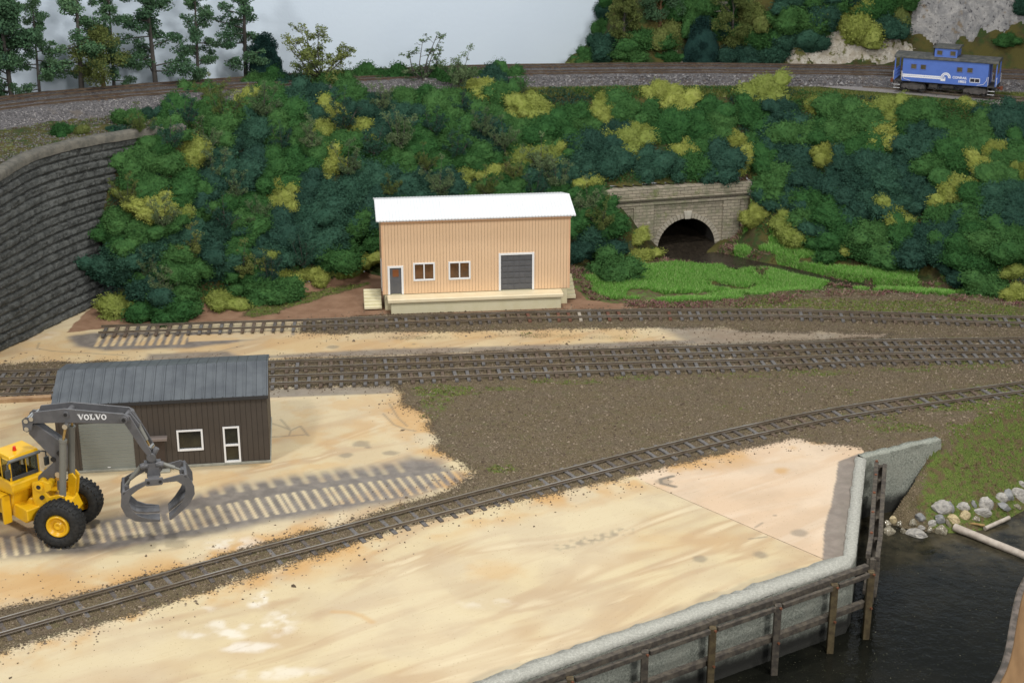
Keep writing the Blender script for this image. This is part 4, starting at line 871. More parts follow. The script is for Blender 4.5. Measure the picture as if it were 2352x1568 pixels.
g.bump(g.noise(1.3, 4, .6), .035); river_mat = g.out(c, g.step(g.noise(2, 4), .4, .7, .06, .14), .12)
mb = MB(); ring = [(p.x, p.y, WZ) for p in reversed(ed)] + [(75, 110, WZ), (15, 110, WZ), (-8, 60, WZ), (-8, 40, WZ)]
mb.add(ring, [tuple(range(len(ring)))]); mb.build('water', river_mat, kind='structure')
rim = MB(); ribbon(rim, [[p + Vector((0, 0, -.5)) for p in offs(ed, -.34)], [p + Vector((0, 0, .02)) for p in offs(ed, -.2)], [p + Vector((0, 0, .035)) for p in offs(ed, -.02)], [p + Vector((0, 0, .012)) for p in offs(ed, .16)]])
rim.build('river_rim', simple('rim_grey', (.07, .06, .05), (.17, .14, .12), 1.5, .3), kind='structure')
brd = MB(); o2 = offs(ed, -.28); ribbon(brd, [[p + Vector((0, 0, -.06)) for p in o2], [p + Vector((12, -3, -.3)) for p in o2]])
g = G('brown_hardboard'); c = g.mix(g.step(g.noise(1.2, 4, .6, g.co(scale=(1, .15, 1), rot=(0, 0, R(18)))), .35, .65), (.17, .095, .04), (.23, .135, .06)); brd.build('board_edge', g.out(c, .5, .4), kind='structure')

# ------------------------------------------------------------ wharf
concg = G('stippled_concrete'); c = concg.mix(concg.step(concg.noise(9, 4, .8), .4, .62), (.26, .28, .24), (.50, .52, .45)); c = concg.mix(concg.step(concg.noise(.9, 3), .45, .65), c, concg.mix(.5, c, (.42, .43, .37)))
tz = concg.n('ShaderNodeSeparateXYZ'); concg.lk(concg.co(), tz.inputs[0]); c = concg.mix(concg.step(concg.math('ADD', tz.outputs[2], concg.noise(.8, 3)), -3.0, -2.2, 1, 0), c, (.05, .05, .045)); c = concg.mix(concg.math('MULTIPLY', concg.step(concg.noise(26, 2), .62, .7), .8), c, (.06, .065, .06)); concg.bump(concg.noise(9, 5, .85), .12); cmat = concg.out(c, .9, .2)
oc = PL([(900, 1665), (1201.8, 1560), (1465.2, 1466), (1634.5, 1409.5), (1954.3, 1300.4)]) ; ic = PL([(800, 1672), (1107.8, 1563.7), (1352, 1477), (1560, 1405), (1892, 1289)])
O = smooth_line([Vector((x, y, 0)) for x, y in oc], .4); I = smooth_line([Vector((x, y, 0)) for x, y in ic], .4)
m_ = 60; rs_ = lambda L_: [L_[int(i * (len(L_) - 1) / m_)] for i in range(m_ + 1)]; O, I = rs_(O), rs_(I)
O.append(Vector((18.86, 75.37, 0))); I.append(P(1936.4, 1278.5)); 
for t in np.linspace(.02, 1, 40): O.append(Vector((18.86, 75.37, 0)).lerp(Vector((22.15, 88.0, 0)), t)); I.append(P(1936.4, 1278.5).lerp(P(1965.7, 1050), t))
root = empty('wharf_wall', 'stippled pale concrete quay wall beside the dark water', 'quay wall', (18.86, 75.37, 0))
lo = root.location; wv = lambda p, k: Vector((mn.noise(p * 1.7), mn.noise(p * 1.7 + Vector((5, 0, 0))), mn.noise(p * 2.1 + Vector((0, 7, 0))))) * k
capm = MB(); z1 = .16
ribbon(capm, [[p + wv(p, .06) * 0 - lo + Vector((0, 0, -.1)) for p in I], [p + wv(p, .12) - lo + Vector((0, 0, z1 * .7)) for p in I], [p.lerp(q_, .5) + wv(p, .05) - lo + Vector((0, 0, z1)) for p, q_ in zip(I, O)], [q_ + wv(q_, .04) - lo + Vector((0, 0, z1 * .9)) for q_ in O], [q_ + wv(q_ * 1.1, .04) - lo + Vector((0, 0, -.08)) for q_ in O]])
g = G('cap_concrete'); c = g.mix(g.step(g.noise(7, 4, .8), .4, .62), (.36, .36, .32), (.50, .50, .45)); c = g.mix(g.math('MULTIPLY', g.step(g.noise(24, 2), .63, .7), .7), c, (.12, .12, .11)); g.bump(g.noise(9, 5, .8), .08); capc = g.out(c, .9, .2)
capm.build('wall_cap', capc, root)
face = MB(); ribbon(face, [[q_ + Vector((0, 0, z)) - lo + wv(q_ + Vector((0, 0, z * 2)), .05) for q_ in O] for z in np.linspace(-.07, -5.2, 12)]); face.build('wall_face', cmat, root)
# wing wall
root = empty('wing_wall', 'triangular rough concrete wing wall running back to the grassy bank', 'wing wall', (wing_a.x, wing_a.y, 0)); lo = root.location
wa = Vector((22.0, 88.15, 0)); wb = Vector((27.6, 90.9, 0)); wm = MB(); N_ = 24
topf = [wa.lerp(wb, i / N_) for i in range(N_ + 1)]; nv_ = Vector((wb - wa).cross(Vector((0, 0, 1)))).normalized()
topb = [p - nv_ * .55 for p in topf]
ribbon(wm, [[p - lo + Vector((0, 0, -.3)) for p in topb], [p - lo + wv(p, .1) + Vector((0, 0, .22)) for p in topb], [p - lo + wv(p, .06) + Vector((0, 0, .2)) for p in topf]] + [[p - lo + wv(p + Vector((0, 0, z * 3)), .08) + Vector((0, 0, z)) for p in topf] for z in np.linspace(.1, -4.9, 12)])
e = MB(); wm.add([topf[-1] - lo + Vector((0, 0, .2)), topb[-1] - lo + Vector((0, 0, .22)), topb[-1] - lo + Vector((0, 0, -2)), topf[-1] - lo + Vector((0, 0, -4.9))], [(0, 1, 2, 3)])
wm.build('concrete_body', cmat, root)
# fender timbers
tim = simple('creosote_timber', (.045, .038, .032), (.10, .085, .065), 3, .75, .02, 14); timb = simple('brown_timber', (.06, .043, .022), (.11, .085, .042), 3, .75, .02, 14); bolt_m = simple('rust_bolt', (.16, .06, .03), None, rough=.7)
root = empty('timber_fender', 'dark timber fender frame of posts and walers along the quay front', 'fender', (10, 68, -1)); lo = root.location
fr = [Vector(p + (0,)) for p in [(-.6, 61.1), (2.75, 63.25), (6.5, 65.65), (10.1, 67.9), (13.75, 70.15), (17.1, 72.3), (19.35, 73.75)]]
for i, p in enumerate(fr):
    MB().bar(Vector((p.x, p.y, -5.2)) - lo, Vector((p.x, p.y, .02)) - lo, .36, .36, up=(0, 1, 0)).build('post', timb if i % 2 or i == 6 else tim, root, .02)
for i in range(len(fr) - 1):
    a, b = fr[i], fr[i + 1]; d = (b - a).normalized(); nb = Vector((-d.y, d.x, 0))
    for z, hh in ((.05, .34), (-2.15, .34)):
        MB().bar(a + nb * .36 + Vector((0, 0, z + .03 * (i % 2))) - d * .05 - lo, b + nb * .36 + Vector((0, 0, z + .03 * (i % 2))) + d * .03 - lo, .34, hh).build('waler', tim, root, .02)
    MB().bar(a - nb * .08 + d * .25 + Vector((0, 0, -.12 + random.uniform(-.03, .03))) - lo, b - nb * .08 - d * .25 + Vector((0, 0, -.12)) - lo, .18, .26).build('rubbing_board', tim, root, .02)
    for z in (-.1, -2.15): MB().cyl(b - nb * .17 + Vector((0, 0, z)) - lo, b - nb * .28 + Vector((0, 0, z)) - lo, .07, 8).build('bolt', bolt_m, root)
root = empty('timber_fender', 'dark timber fender running back along the quay corner to the wing wall', 'fender', (20, 78, -1)); lo = root.location
fs_ = [Vector(p + (0,)) for p in [(19.75, 75.2), (20.45, 77.6), (21.1, 80.2), (21.75, 82.8), (22.4, 85.3), (22.9, 87.3)]]
for i, p in enumerate(fs_): MB().bar(Vector((p.x, p.y, -5.2)) - lo, Vector((p.x, p.y, .02)) - lo, .34, .34, up=(0, 1, 0)).build('post', tim, root, .02)
for i in range(len(fs_) - 1):
    a, b = fs_[i], fs_[i + 1]; d = (b - a).normalized(); nb = Vector((-d.y, d.x, 0))
    for z, off2 in ((.12, .26), (.02, -.24), (-2.1, .26), (-2.2, -.24)):
        MB().bar(a + nb * off2 + Vector((0, 0, z + .03 * (i % 2))) - d * .05 - lo, b + nb * off2 + Vector((0, 0, z + .03 * (i % 2))) + d * .05 - lo, .26, .3).build('waler', tim, root, .02)
    for z in (.29,): MB().cyl(b + nb * .26 + Vector((0, 0, z - .03)) - lo, b + nb * .26 + Vector((0, 0, z + .06)) - lo, .09, 8).build('bolt', bolt_m, root)

# ------------------------------------------------------------ river rocks, log, sticks
def rock_mesh(seed, ang=False):
    bm = bmesh.new(); bmesh.ops.create_icosphere(bm, subdivisions=3, radius=1); r = random.Random(seed)
    pl = [(Vector((r.uniform(-1, 1), r.uniform(-1, 1), r.uniform(-.6, 1))).normalized(), r.uniform(.45, .8)) for _ in range(12)]
    for v in bm.verts:
        d = v.co.normalized(); rad = 1.0
        for n_, k_ in pl:
            t = d.dot(n_)
            if t > .01: rad = min(rad, k_ / t)
        v.co = d * (rad + mn.noise(d * 3 + Vector((seed, 0, 0))) * .08 + mn.noise(d * 9) * .03)
    me = bpy.data.meshes.new('rock'); bm.to_mesh(me); bm.free(); me.polygons.foreach_set('use_smooth', [False] * len(me.polygons)); return me
RK = [rock_mesh(i, i % 2 == 0) for i in range(6)]
rm1 = simple('rock_pale', (.42, .40, .36), (.26, .25, .235), 3, .55, .03, 8); rm2 = simple('rock_grey', (.20, .205, .21), (.27, .27, .26), 2, .5, .02, 8); rm3 = simple('rock_tan', (.50, .42, .24), (.40, .31, .18), 3, .5, .03, 8); rm4 = simple('rock_wet', (.16, .14, .10), (.30, .27, .2), 3, .12, .03, 8, spec=.8)
for m in RK: m.materials.append(rm1)
rk = [(620, 640, 50, 44, 3, 'small pale yellow rock nearest the wing wall foot'), (550, 700, 60, 40, 4, 'wet brownish rock in shallow water beside the quay fender'), (545, 775, 105, 42, 4, 'long wet brown rock lowest left of the rock pile'), (735, 785, 60, 55, 4, 'small wet rock left of the big wet boulder'), (925, 830, 150, 75, 1, 'biggest wet pale boulder at the water edge'), (870, 700, 70, 45, 4, 'olive wet rock behind the biggest wet boulder'), (970, 635, 80, 48, 2, 'speckled grey block behind the olive wet rock'), (1115, 695, 62, 48, 1, 'small rounded cream rock at centre of the rock pile'), (1195, 625, 98, 66, 2, 'smooth round grey rock at centre of the rock pile'), (1225, 480, 130, 88, 1, 'angular speckled rock highest on the grass bank'), (1345, 530, 60, 90, 2, 'upright blue-grey rock beside the angular speckled rock'), (1240, 810, 100, 70, 4, 'submerged olive rock below the log end'), (1080, 785, 50, 42, 4, 'small glossy stone right of the biggest wet boulder'), (1490, 480, 90, 55, 1, 'mottled rounded rock above the yellow slab'), (1510, 590, 72, 64, 3, 'bright yellow slab-like rock in the rock pile'), (1380, 640, 95, 50, 3, 'tan rock touching the butt of the log'), (1300, 700, 40, 70, 4, 'narrow pale rock just left of the log butt'), (1620, 460, 44, 60, 2, 'small blue-grey rock left of the largest pale rock'), (1755, 450, 110, 95, 1, 'largest pale jagged rock right of the yellow slab'), (1735, 560, 130, 60, 1, 'low pale rock below the largest jagged rock'), (1670, 635, 65, 38, 4, 'small wet dark stone beside the broken plank'), (1960, 370, 95, 65, 1, 'pale rock with white flecks above the flat grey slate'), (2070, 360, 90, 75, 2, 'rounded grey-brown rock between two pale rocks'), (1985, 465, 120, 50, 2, 'flat dark slate lying at the water edge'), (2200, 350, 110, 85, 1, 'cream rock at the right edge of the photo'), (2190, 480, 70, 28, 4, 'flat thin wet stone right of the slate'), (2230, 205, 60, 45, 1, 'lone pale rock higher on bank at right edge'), (700, 700, 55, 35, 4, 'tiny dark rock below the pale yellow rock'), (960, 750, 60, 30, 1, 'small pinkish pale rock above the biggest wet boulder')]
k6 = 606 / 2262.
for x, y, w_, h_, m_i, lab in rk:
    X_, Y_ = (2850 + x * k6) * .6806, (1580 + y * k6) * .6806; p = hit(X_, Y_ + 2); p = p if p.z > WZ else P(X_, Y_ + 2, WZ); s_ = p.y / FPX
    wpx = w_ * k6 * .6806 * s_; hpx = h_ * k6 * .6806 * s_
    o = link('rock', random.choice(RK[0::2] if m_i in (1, 3) else RK[1::2]), label=lab, cat='rock', group='rocks at the water edge'); o.location = (p.x, p.y, p.z + hpx * .18); o.scale = (wpx * 1.25, wpx * 1.0, hpx * 1.5); o.rotation_euler = (random.uniform(-.3, .3), random.uniform(-.3, .3), random.uniform(-.4, .4))
    o.material_slots[0].link = 'OBJECT'; o.material_slots[0].material = [None, rm1, rm2, rm3, rm4][m_i]
def logobj(name, label, cat, pts, r0, r1, mat, n=14):
    L_ = [Vector(p) for p in pts]; ctr = L_[0].copy(); mb = MB(); m = 16; rings = []
    for i in range(m + 1):
        p = L_[0].lerp(L_[-1], i / m) - ctr; rad = r0 + (r1 - r0) * i / m; d = (L_[-1] - L_[0]).normalized(); sd_ = d.cross(Vector((0, 0, 1))).normalized(); u_ = sd_.cross(d)
        rings.append([p + (sd_ * math.cos(t) + u_ * math.sin(t)) * rad * (1 + .12 * mn.noise(Vector((i * .6, math.cos(t), math.sin(t))))) for t in [6.2832 * j / n for j in range(n)]])
    vs = [v for r_ in rings for v in r_]; mb.add(vs, [(i * n + j, i * n + (j + 1) % n, (i + 1) * n + (j + 1) % n, (i + 1) * n + j) for i in range(m) for j in range(n)], True); mb.add(rings[0], [tuple(range(n))]); mb.add(rings[-1], [tuple(range(n))])
    o = mb.build(name, mat, label=label, cat=cat); o.location = ctr; return o
lgm = simple('driftwood', (.47, .42, .36), (.36, .31, .26), 2, .6, .02, 8)
logobj('log', 'long bare pale driftwood log reaching from rocks into the water', 'log', [P(2193, 1210, WZ + .3), P(2352, 1275, WZ + .15), P(2352, 1275, WZ + .15) + (P(2352, 1275, WZ + .15) - P(2193, 1210, WZ + .3)) * .5], .26, .22, lgm)
logobj('branch', 'short pale broken branch lying at the shore right of the log', 'branch', [P(2262, 1213, WZ + .15), P(2318, 1188, WZ + .3)], .14, .13, lgm)
pk = MB(); a = P(2210, 1197, WZ + .35); b = P(2262, 1206, WZ + .3); pk.bar(Vector((0, 0, 0)), b - a, .22, .05); o = pk.build('plank', simple('wet_plank', (.36, .25, .1), (.26, .16, .07), 3, .3), label='thin broken brown plank between log and short branch', cat='plank'); o.location = a

def matm(px, py):
    z = terrain(px, py); F = np.interp(px, fx_, fy_); C = np.interp(px, cx_, cy_); pyl_ = PA.y + (px - PA.x) * (PB.y - PA.y) / (PB.x - PA.x)
    return (py > F + .6) & (py < C + .5) & (z > .5) & ~((px > PA.x - .2) & (px < PB.x + .2) & (py < pyl_ + .9)) & (fbm(px, py, .5, 77) > .36)
px, py = sample(matm, 150000, (-33, 50), (112, 158)); n_ = len(px); pc = np.stack([px, py, terrain(px, py) + rng.uniform(0, .45, n_) ** 1.0], -1)
u_ = rng.normal(size=(n_, 3)); u_ /= np.linalg.norm(u_, axis=1)[:, None]; w2 = np.cross(u_, rng.normal(size=(n_, 3))); w2 /= np.linalg.norm(w2, axis=1)[:, None]; sz = rng.uniform(.05, .12, (n_, 1))
me = grid_mesh('ground_cover', np.stack([pc + u_ * sz, pc - u_ * sz * .5 + w2 * sz * .8, pc - u_ * sz * .5 - w2 * sz * .8], 1).reshape(-1, 3), np.arange(3 * n_).reshape(-1, 3), None, smooth=False)
me.materials.append(M_mid); me.materials.append(M_dark); me.polygons.foreach_set('material_index', (fbm(px, py, .25, 5) > .48).astype(np.int32)); link('ground_cover', me, kind='stuff')
# ------------------------------------------------------------ grass
def blades(name, px, py, pz, hgt_, wid, mats, lean=.35):
    n = len(px); a = rng.uniform(0, 6.28, n); l = rng.normal(0, lean, (n, 2)); h = hgt_ * rng.uniform(.5, 1.3, n); wv_ = wid * rng.uniform(.7, 1.3, n)
    b = np.stack([px, py, pz], -1); dx = np.stack([np.cos(a) * wv_, np.sin(a) * wv_, 0 * a], -1)
    tip = b + np.stack([l[:, 0] * h, l[:, 1] * h, h], -1); v = np.stack([b - dx, b + dx, tip], 1).reshape(-1, 3)
    me = grid_mesh(name, v, np.arange(3 * n).reshape(-1, 3), None, smooth=False)
    for m in mats: me.materials.append(m)
    me.polygons.foreach_set('material_index', rng.integers(0, len(mats), n).astype(np.int32)); return link(name, me, kind='stuff')
gm = [simple('grass_' + k, c, None, rough=.8, spec=.15) for k, c in (('a', (.13, .33, .05)), ('b', (.17, .42, .07)), ('c', (.10, .25, .035)), ('d', (.34, .50, .17)))]
wm_ = [simple('weed_' + k, c, None, rough=.9, spec=.1) for k, c in (('a', (.14, .05, .065)), ('b', (.20, .12, .09)), ('c', (.10, .15, .04)), ('d', (.28, .18, .15)))]
gp2 = PL([(1318, 625), (1360, 655), (1400, 680), (1440, 690), (1560, 696), (1700, 688), (1760, 690), (1790, 672), (1900, 668), (2050, 668), (2120, 680), (2240, 684), (2310, 690), (2352, 640), (2260, 640), (2140, 616), (2000, 592), (1880, 566), (1830, 560), (1720, 540), (1680, 545), (1690, 580), (1640, 588), (1540, 580), (1500, 590), (1450, 600), (1420, 625)])
def streamd(px, py):
    d = np.full(px.shape, 1e9)
    for i in range(len(stream) - 1):
        ax, ay, ar = stream[i]; bx, by, br_ = stream[i + 1]; dx, dy = bx - ax, by - ay; t = np.clip(((px - ax) * dx + (py - ay) * dy) / (dx * dx + dy * dy), 0, 1); d = np.minimum(d, np.hypot(px - ax - t * dx, py - ay - t * dy) - (ar + (br_ - ar) * t))
    return d
def gmask(px, py):
    n_ = fbm(px, py, .35, 21); return (sd(px, py, gp2) + (n_ - .47) * 3 > .2) & (streamd(px, py) > .25) & (n_ > .36)
px, py = sample(gmask, 210000, (4, 48), (116, 140)); blades('grass', px, py, terrain(px, py) + .02, .34, .032, gm, .45)
def wmask(px, py):
    n_ = fbm(px, py, .6, 33); s_ = sd(px, py, gp2) + (n_ - .47) * 2; sdm = streamd(px, py); return (((s_ > -1.6) & (s_ < .5)) | ((sdm < 1.0) & (sdm > .0) & (s_ > -1.5))) & (n_ > .42)
px, py = sample(wmask, 26000, (3, 48), (116, 142)); blades('ground_cover', px, py, terrain(px, py) + .02, .22, .06, wm_, .9)
hm = [simple('bench_grass_' + k, c, None, rough=.9, spec=.1) for k, c in (('a', (.15, .17, .045)), ('b', (.20, .22, .08)), ('c', (.10, .14, .03)))]
def bmask(px, py):
    C = np.interp(px, cx_, cy_); T = trackY(px) - 3.6; return (py > C - 1.2) & (py < T) & (px > -5)
px, py = sample(bmask, 60000, (-4, 52), (136, 160)); lane_s = sd(px, py, [(p.x, p.y) for p in ta] + [(p.x, p.y) for p in reversed(tb)]); m = (lane_s < -.1) & (seg_dist(px, py, [(p.x, p.y) for p in sid]) > 1.1); px, py = px[m], py[m]
blades('grass', px, py, terrain(px, py) + .02, .32, .05, hm, .4)
tmk = mlook(turf * (1 - dmask * .0)); 
def tmask(px, py): return (tmk(px, py) + (vnoise(px, py, 2, 4) - .5) * .8 > .62) & (KV(px, py) + mlook(bankm)(px, py) > .4)
px, py = sample(tmask, 60000); zz = ZL(px, py); m = (zz < .6) & (zz > -4.0); px, py, zz = px[m], py[m], zz[m]
tf2 = [simple('turf_' + k, c, None, rough=.9, spec=.1) for k, c in (('a', (.12, .16, .03)), ('b', (.17, .20, .05)), ('c', (.08, .12, .025)), ('d', (.20, .17, .08)))]
blades('turf_grass', px, py, zz, .085, .05, tf2, .9)
#PART2
# ------------------------------------------------------------ tan metal shed
def siding(name, c, c2, pitch, rough=.5, axis=0, dark=.55, gw=.06):
    g = G(name); s_ = g.n('ShaderNodeSeparateXYZ'); g.lk(g.co(), s_.inputs[0])
    f = g.math('FRACT', g.math('MULTIPLY', s_.outputs[axis], 1 / pitch)); line = g.step(g.math('ABSOLUTE', g.math('SUBTRACT', f, .5)), .5 - gw, .5 - gw * .3)
    col = g.mix(g.step(g.noise(.7, 3), .3, .7), c, c2); col = g.mix(g.math('MULTIPLY', line, dark), col, tuple(x * .45 for x in c))
    g.bump(g.math('SUBTRACT', 1.0, line), .03); return g.out(col, rough, .4)
cream = simple('cream_plastic', (.68, .63, .42), (.72, .67, .47), 1.5, .5, .01)
whitep = simple('white_plastic', (.80, .81, .82), None, rough=.35)
peach = siding('peach_siding', (.72, .50, .31), (.75, .525, .33), .255)
peachs = siding('peach_siding_side', (.72, .50, .31), (.75, .525, .33), .255, axis=1)
peachp = simple('peach_trim', (.74, .47, .29), None, rough=.4)
greyd = simple('grey_door', (.095, .098, .105), (.11, .112, .12), 2, .45)
glassd = simple('dark_window', (.085, .045, .02), (.16, .075, .03), .9, .12, spec=.6)
AN = R(6.8); SW, SDp, FH, WH = 15.0, 6.3, 1.38, 6.25
root = empty('metal_shed', 'tan corrugated metal shed with white roof on cream loading dock', 'shed', (-10.28, 117.02, 0), AN)
MB().box(.12, SW - .12, .1, SDp - .1, 0, FH).build('foundation', cream, root, .04)
mb = MB(); hr = .62; g0 = FH + .003
op = [(.30, 1.62, .02, 2.28), (2.42, 4.05, 1.30, 2.72), (5.30, 6.95, 1.22, 2.64), (9.42, 12.3, .0, 3.2)]   # x0,x1,z0,z1 openings in the front
op = [(.42, 1.60, 0, 2.32), (2.48, 4.10, 1.12, 2.50), (5.30, 6.95, 1.12, 2.50), (9.38, 12.05, 0, 3.02)]
xs_ = [0]; 
for o_ in op:
    mb.box(xs_[-1], o_[0], 0, .12, g0, FH + WH); 
    if o_[2] > 0: mb.box(o_[0], o_[1], 0, .12, g0, FH + o_[2])
    mb.box(o_[0], o_[1], 0, .12, FH + o_[3], FH + WH); xs_.append(o_[1])
mb.box(xs_[-1], SW, 0, .12, g0, FH + WH); mb.box(0.12, SW - .12, SDp - .12, SDp, g0, FH + WH); mb.build('wall', peach, root)
gb = [(0, g0), (SDp - .003, g0), (SDp - .003, FH + WH), (SDp / 2, FH + WH + hr), (.003, FH + WH)]
gb = [(max(a, .125), b) for a, b in gb]
for x in (0, SW - .12):
    m = MB(); vs = [Vector((x + dx, y, z)) for dx in (0, .12) for y, z in gb]; n = 5
    m.add(vs, [tuple(range(n)), tuple(range(2 * n - 1, n - 1, -1))] + [(i, i + n, (i + 1) % n + n, (i + 1) % n) for i in range(n)]); m.build('gable_wall', peachs, root)
for x in (.0, SW): MB().box(x - .05, x + .05, -.05, .06, g0, FH + WH - .2).build('corner_trim', peachp, root, .01)
# roof: ribbed
rf = MB(); ov, oe = .42, .42; nr = 62; zE = FH + WH + .05; zR = zE + hr + .1
for side in (0, 1):
    y0, y1 = (-ov, SDp / 2) if side == 0 else (SDp + ov, SDp / 2); ze = zE - .08; L_a, L_b = [], []
    for i in range(nr * 4 + 1):
        x = -oe + (SW + 2 * oe) * i / (nr * 4); rib = .04 if i % 4 in (1,) else 0; L_a.append(Vector((x, y0, ze + rib))); L_b.append(Vector((x, y1, zR + rib)))
    ribbon(rf, [L_a, L_b], False); ribbon(rf, [[p + Vector((0, 0, -.09)) for p in L_a], L_a], False); ribbon(rf, [[p + Vector((0, 0, -.12)) for p in L_a], [p + Vector((0, 0, -.12)) for p in L_b]], False)
    for e in (0, -1): rf.add([L_a[e], L_b[e], L_b[e] + Vector((0, 0, -.12)), L_a[e] + Vector((0, 0, -.12))], [(0, 1, 2, 3)])
rf.build('roof', simple('white_roof', (.74, .76, .78), (.77, .78, .79), .6, .4), root)
gt = MB(); gt.cyl((-.05, -.12, FH + WH - .22), (SW + .08, -.12, FH + WH - .22), .15, 10); gt.box(-.05, SW + .08, -.2, 0, FH + WH - .2, FH + WH - .04); gt.build('gutter', peachp, root)
def frame(mb, x0, x1, z0, z1, t=.13, y=-.06, sill=True, d=.1):
    mb.box(x0, x0 + t, y, y + d, z0, z1); mb.box(x1 - t, x1, y, y + d, z0, z1); mb.box(x0 + t, x1 - t, y, y + d, z1 - t, z1)
    if sill: mb.box(x0 + t, x1 - t, y, y + d, z0, z0 + t)
o_ = op[0]; dr = MB().box(o_[0] + .1, o_[1] - .1, .04, .08, FH + .06, FH + o_[3] - .1).build('entry_door', greyd, root); f = MB(); frame(f, o_[0] - .04, o_[1] + .04, FH, FH + o_[3] + .05, .17, sill=False); f.build('door_frame', whitep, dr, .01)
MB().box(.78, 1.26, .025, .039, FH + 1.45, FH + 2.05).build('door_window', simple('amber_pane', (.22, .08, .03), None, rough=.3), dr)
for o_ in op[1:3]:
    f = MB(); frame(f, o_[0] - .06, o_[1] + .06, FH + o_[2] - .06, FH + o_[3] + .06); xm = (o_[0] + o_[1]) / 2; f.box(xm - .05, xm + .05, -.06, .03, FH + o_[2] + .07, FH + o_[3] - .07); fo = f.build('window', whitep, root, .01)
    MB().box(o_[0], o_[1], .05, .065, FH + o_[2], FH + o_[3]).build('pane', glassd, fo)
o_ = op[3]; dr = MB(); dz = (o_[3] - .1) / 6
for k in range(6):
    z = FH + .03 + k * dz; dr.box(o_[0] + .05, o_[1] - .05, .05, .09, z, z + dz - .025)
    for j in range(5): xw = (o_[1] - o_[0] - .3) / 5; dr.box(o_[0] + .2 + j * xw, o_[0] + .2 + (j + 1) * xw - .08, .03, .049, z + .08, z + dz - .1)
d1 = dr.build('roller_door', greyd, root, .008); f = MB(); frame(f, o_[0] - .1, o_[1] + .1, FH, FH + o_[3] + .1, .17, sill=False); f.build('door_frame', whitep, d1, .01)
# side door on the left gable
sdm = MB().box(-.03, -.008, 1.0, 1.95, FH, FH + 2.25).build('side_door', simple('side_door_tan', (.60, .50, .36), None), root); f = MB(); f.box(-.09, -.031, .86, 1.0, FH, FH + 2.4); f.box(-.09, -.031, 1.95, 2.09, FH, FH + 2.4); f.box(-.09, -.031, 1.0, 1.95, FH + 2.26, FH + 2.4); f.build('door_frame', whitep, sdm)
# dock
MB().box(.55, SW - .78, -1.0, -.02, 0, FH - .36).build('dock_wall', cream, root, .03); MB().box(.28, SW - .62, -1.32, -.02, FH - .35, FH - .03).build('dock_slab', simple('cream_slab', (.72, .62, .42), (.75, .66, .46), 1.2, .5), root, .05)
def steps(x0, x1, y0, y1, n, flip, parent, up=FH):
    m = MB(); d = (y1 - y0) / n
    for k in range(n):
        z1 = up * (1 - (k + .0) / n) - .05; a = y1 - (k + 1) * d
        m.box(x0, x1, a, a + d - .012, 0.02 + (k * .0), z1)
    return m.build('steps', cream, parent, .02)
m = MB()
for k in range(6): m.box(-1.55, -.14, 1.35 - .3 * (k + 1) + .62, 1.35 - .3 * k + .60, .15 if k < 5 else .12, FH - .09 - k * .19)
m.build('stair', cream, root, .03)
m = MB()
for k in range(6): m.box(SW + .02, SW + .75 , 3.6 - .42 * (k + 1), 3.6 - .42 * k - .02, .1, FH + .1 - k * .21)
m.build('stair', cream, root, .03)

# ------------------------------------------------------------ dark brown workshop
brown = siding('brown_siding', (.060, .049, .040), (.068, .056, .046), .33, .6, dark=.5); browns = siding('brown_siding_side', (.060, .049, .040), (.068, .056, .046), .33, .6, 1, dark=.5)
slate = siding('slate_roof', (.075, .085, .097), (.105, .118, .130), .62, .42, 0, .6, .035)
concd = simple('grey_slab', (.26, .26, .22), (.33, .33, .28), 3, .8); rollm = siding('ribbed_door', (.19, .21, .19), (.20, .22, .20), .25, .5, 2, -.0)
BA = math.atan2(1.7, 12.25); BW, BD, BH = 12.75, 7.0, 4.55
root = empty('workshop', 'dark brown corrugated workshop with slate-blue roof behind the yellow loader', 'workshop', tuple(P(621, 1061)[:2]) + (0,), BA)
MB().box(-BW - .12, .06, -.1, BD, 0, .16).build('foundation', concd, root, .02)
z0 = .162; mb = MB(); wops = [(-BW + 1.35, -BW + 4.55, 0, 3.1), (-5.55, -4.05, 1.05, 2.28), (-2.75, -1.82, .05, 2.35)]
xs_ = [-BW]
for o_ in wops:
    mb.box(xs_[-1], o_[0], 0, .14, z0, BH)
    if o_[2] > 0: mb.box(o_[0], o_[1], 0, .14, z0, o_[2] + z0)
    mb.box(o_[0], o_[1], 0, .14, o_[3] + z0, BH); xs_.append(o_[1])
mb.box(xs_[-1], 0, 0, .14, z0, BH); mb.box(-BW + .12, -.12, BD - .12, BD, z0, BH); mb.build('wall', brown, root)
for x in (-BW, -.12):
    m = MB(); gb = [(.145, z0), (BD - .003, z0), (BD - .003, BH), (BD / 2, BH + .86), (.145, BH)]; vs = [Vector((x + dx, y, z)) for dx in (0, .12) for y, z in gb]; n = 5
    m.add(vs, [tuple(range(n)), tuple(range(2 * n - 1, n - 1, -1))] + [(i, i + n, (i + 1) % n + n, (i + 1) % n) for i in range(n)]); m.build('gable_wall', browns, root)
rf = MB()
for s_ in (0, 1):
    y0, y1 = (-.12, BD / 2) if s_ == 0 else (BD + .12, BD / 2); zE = BH - .0; zR = BH + .92; x0, x1 = -BW - .12, .1
    rf.add([(x0, y0, zE), (x1, y0, zE), (x1, y1, zR), (x0, y1, zR), (x0, y0, zE - .13), (x1, y0, zE - .13), (x1, y1, zR - .13), (x0, y1, zR - .13)], [(0, 1, 2, 3), (4, 5, 6, 7), (0, 1, 5, 4), (0, 3, 7, 4), (1, 2, 6, 5)])
    if s_ == 0:
        for i in range(21):
            x = x0 + .3 + i * .62; a = Vector((x, y0 - .01, zE + .02)); b = Vector((x, y1, zR + .02)); rf.bar(a, b, .06, .05)
rf.build('roof', slate, root)
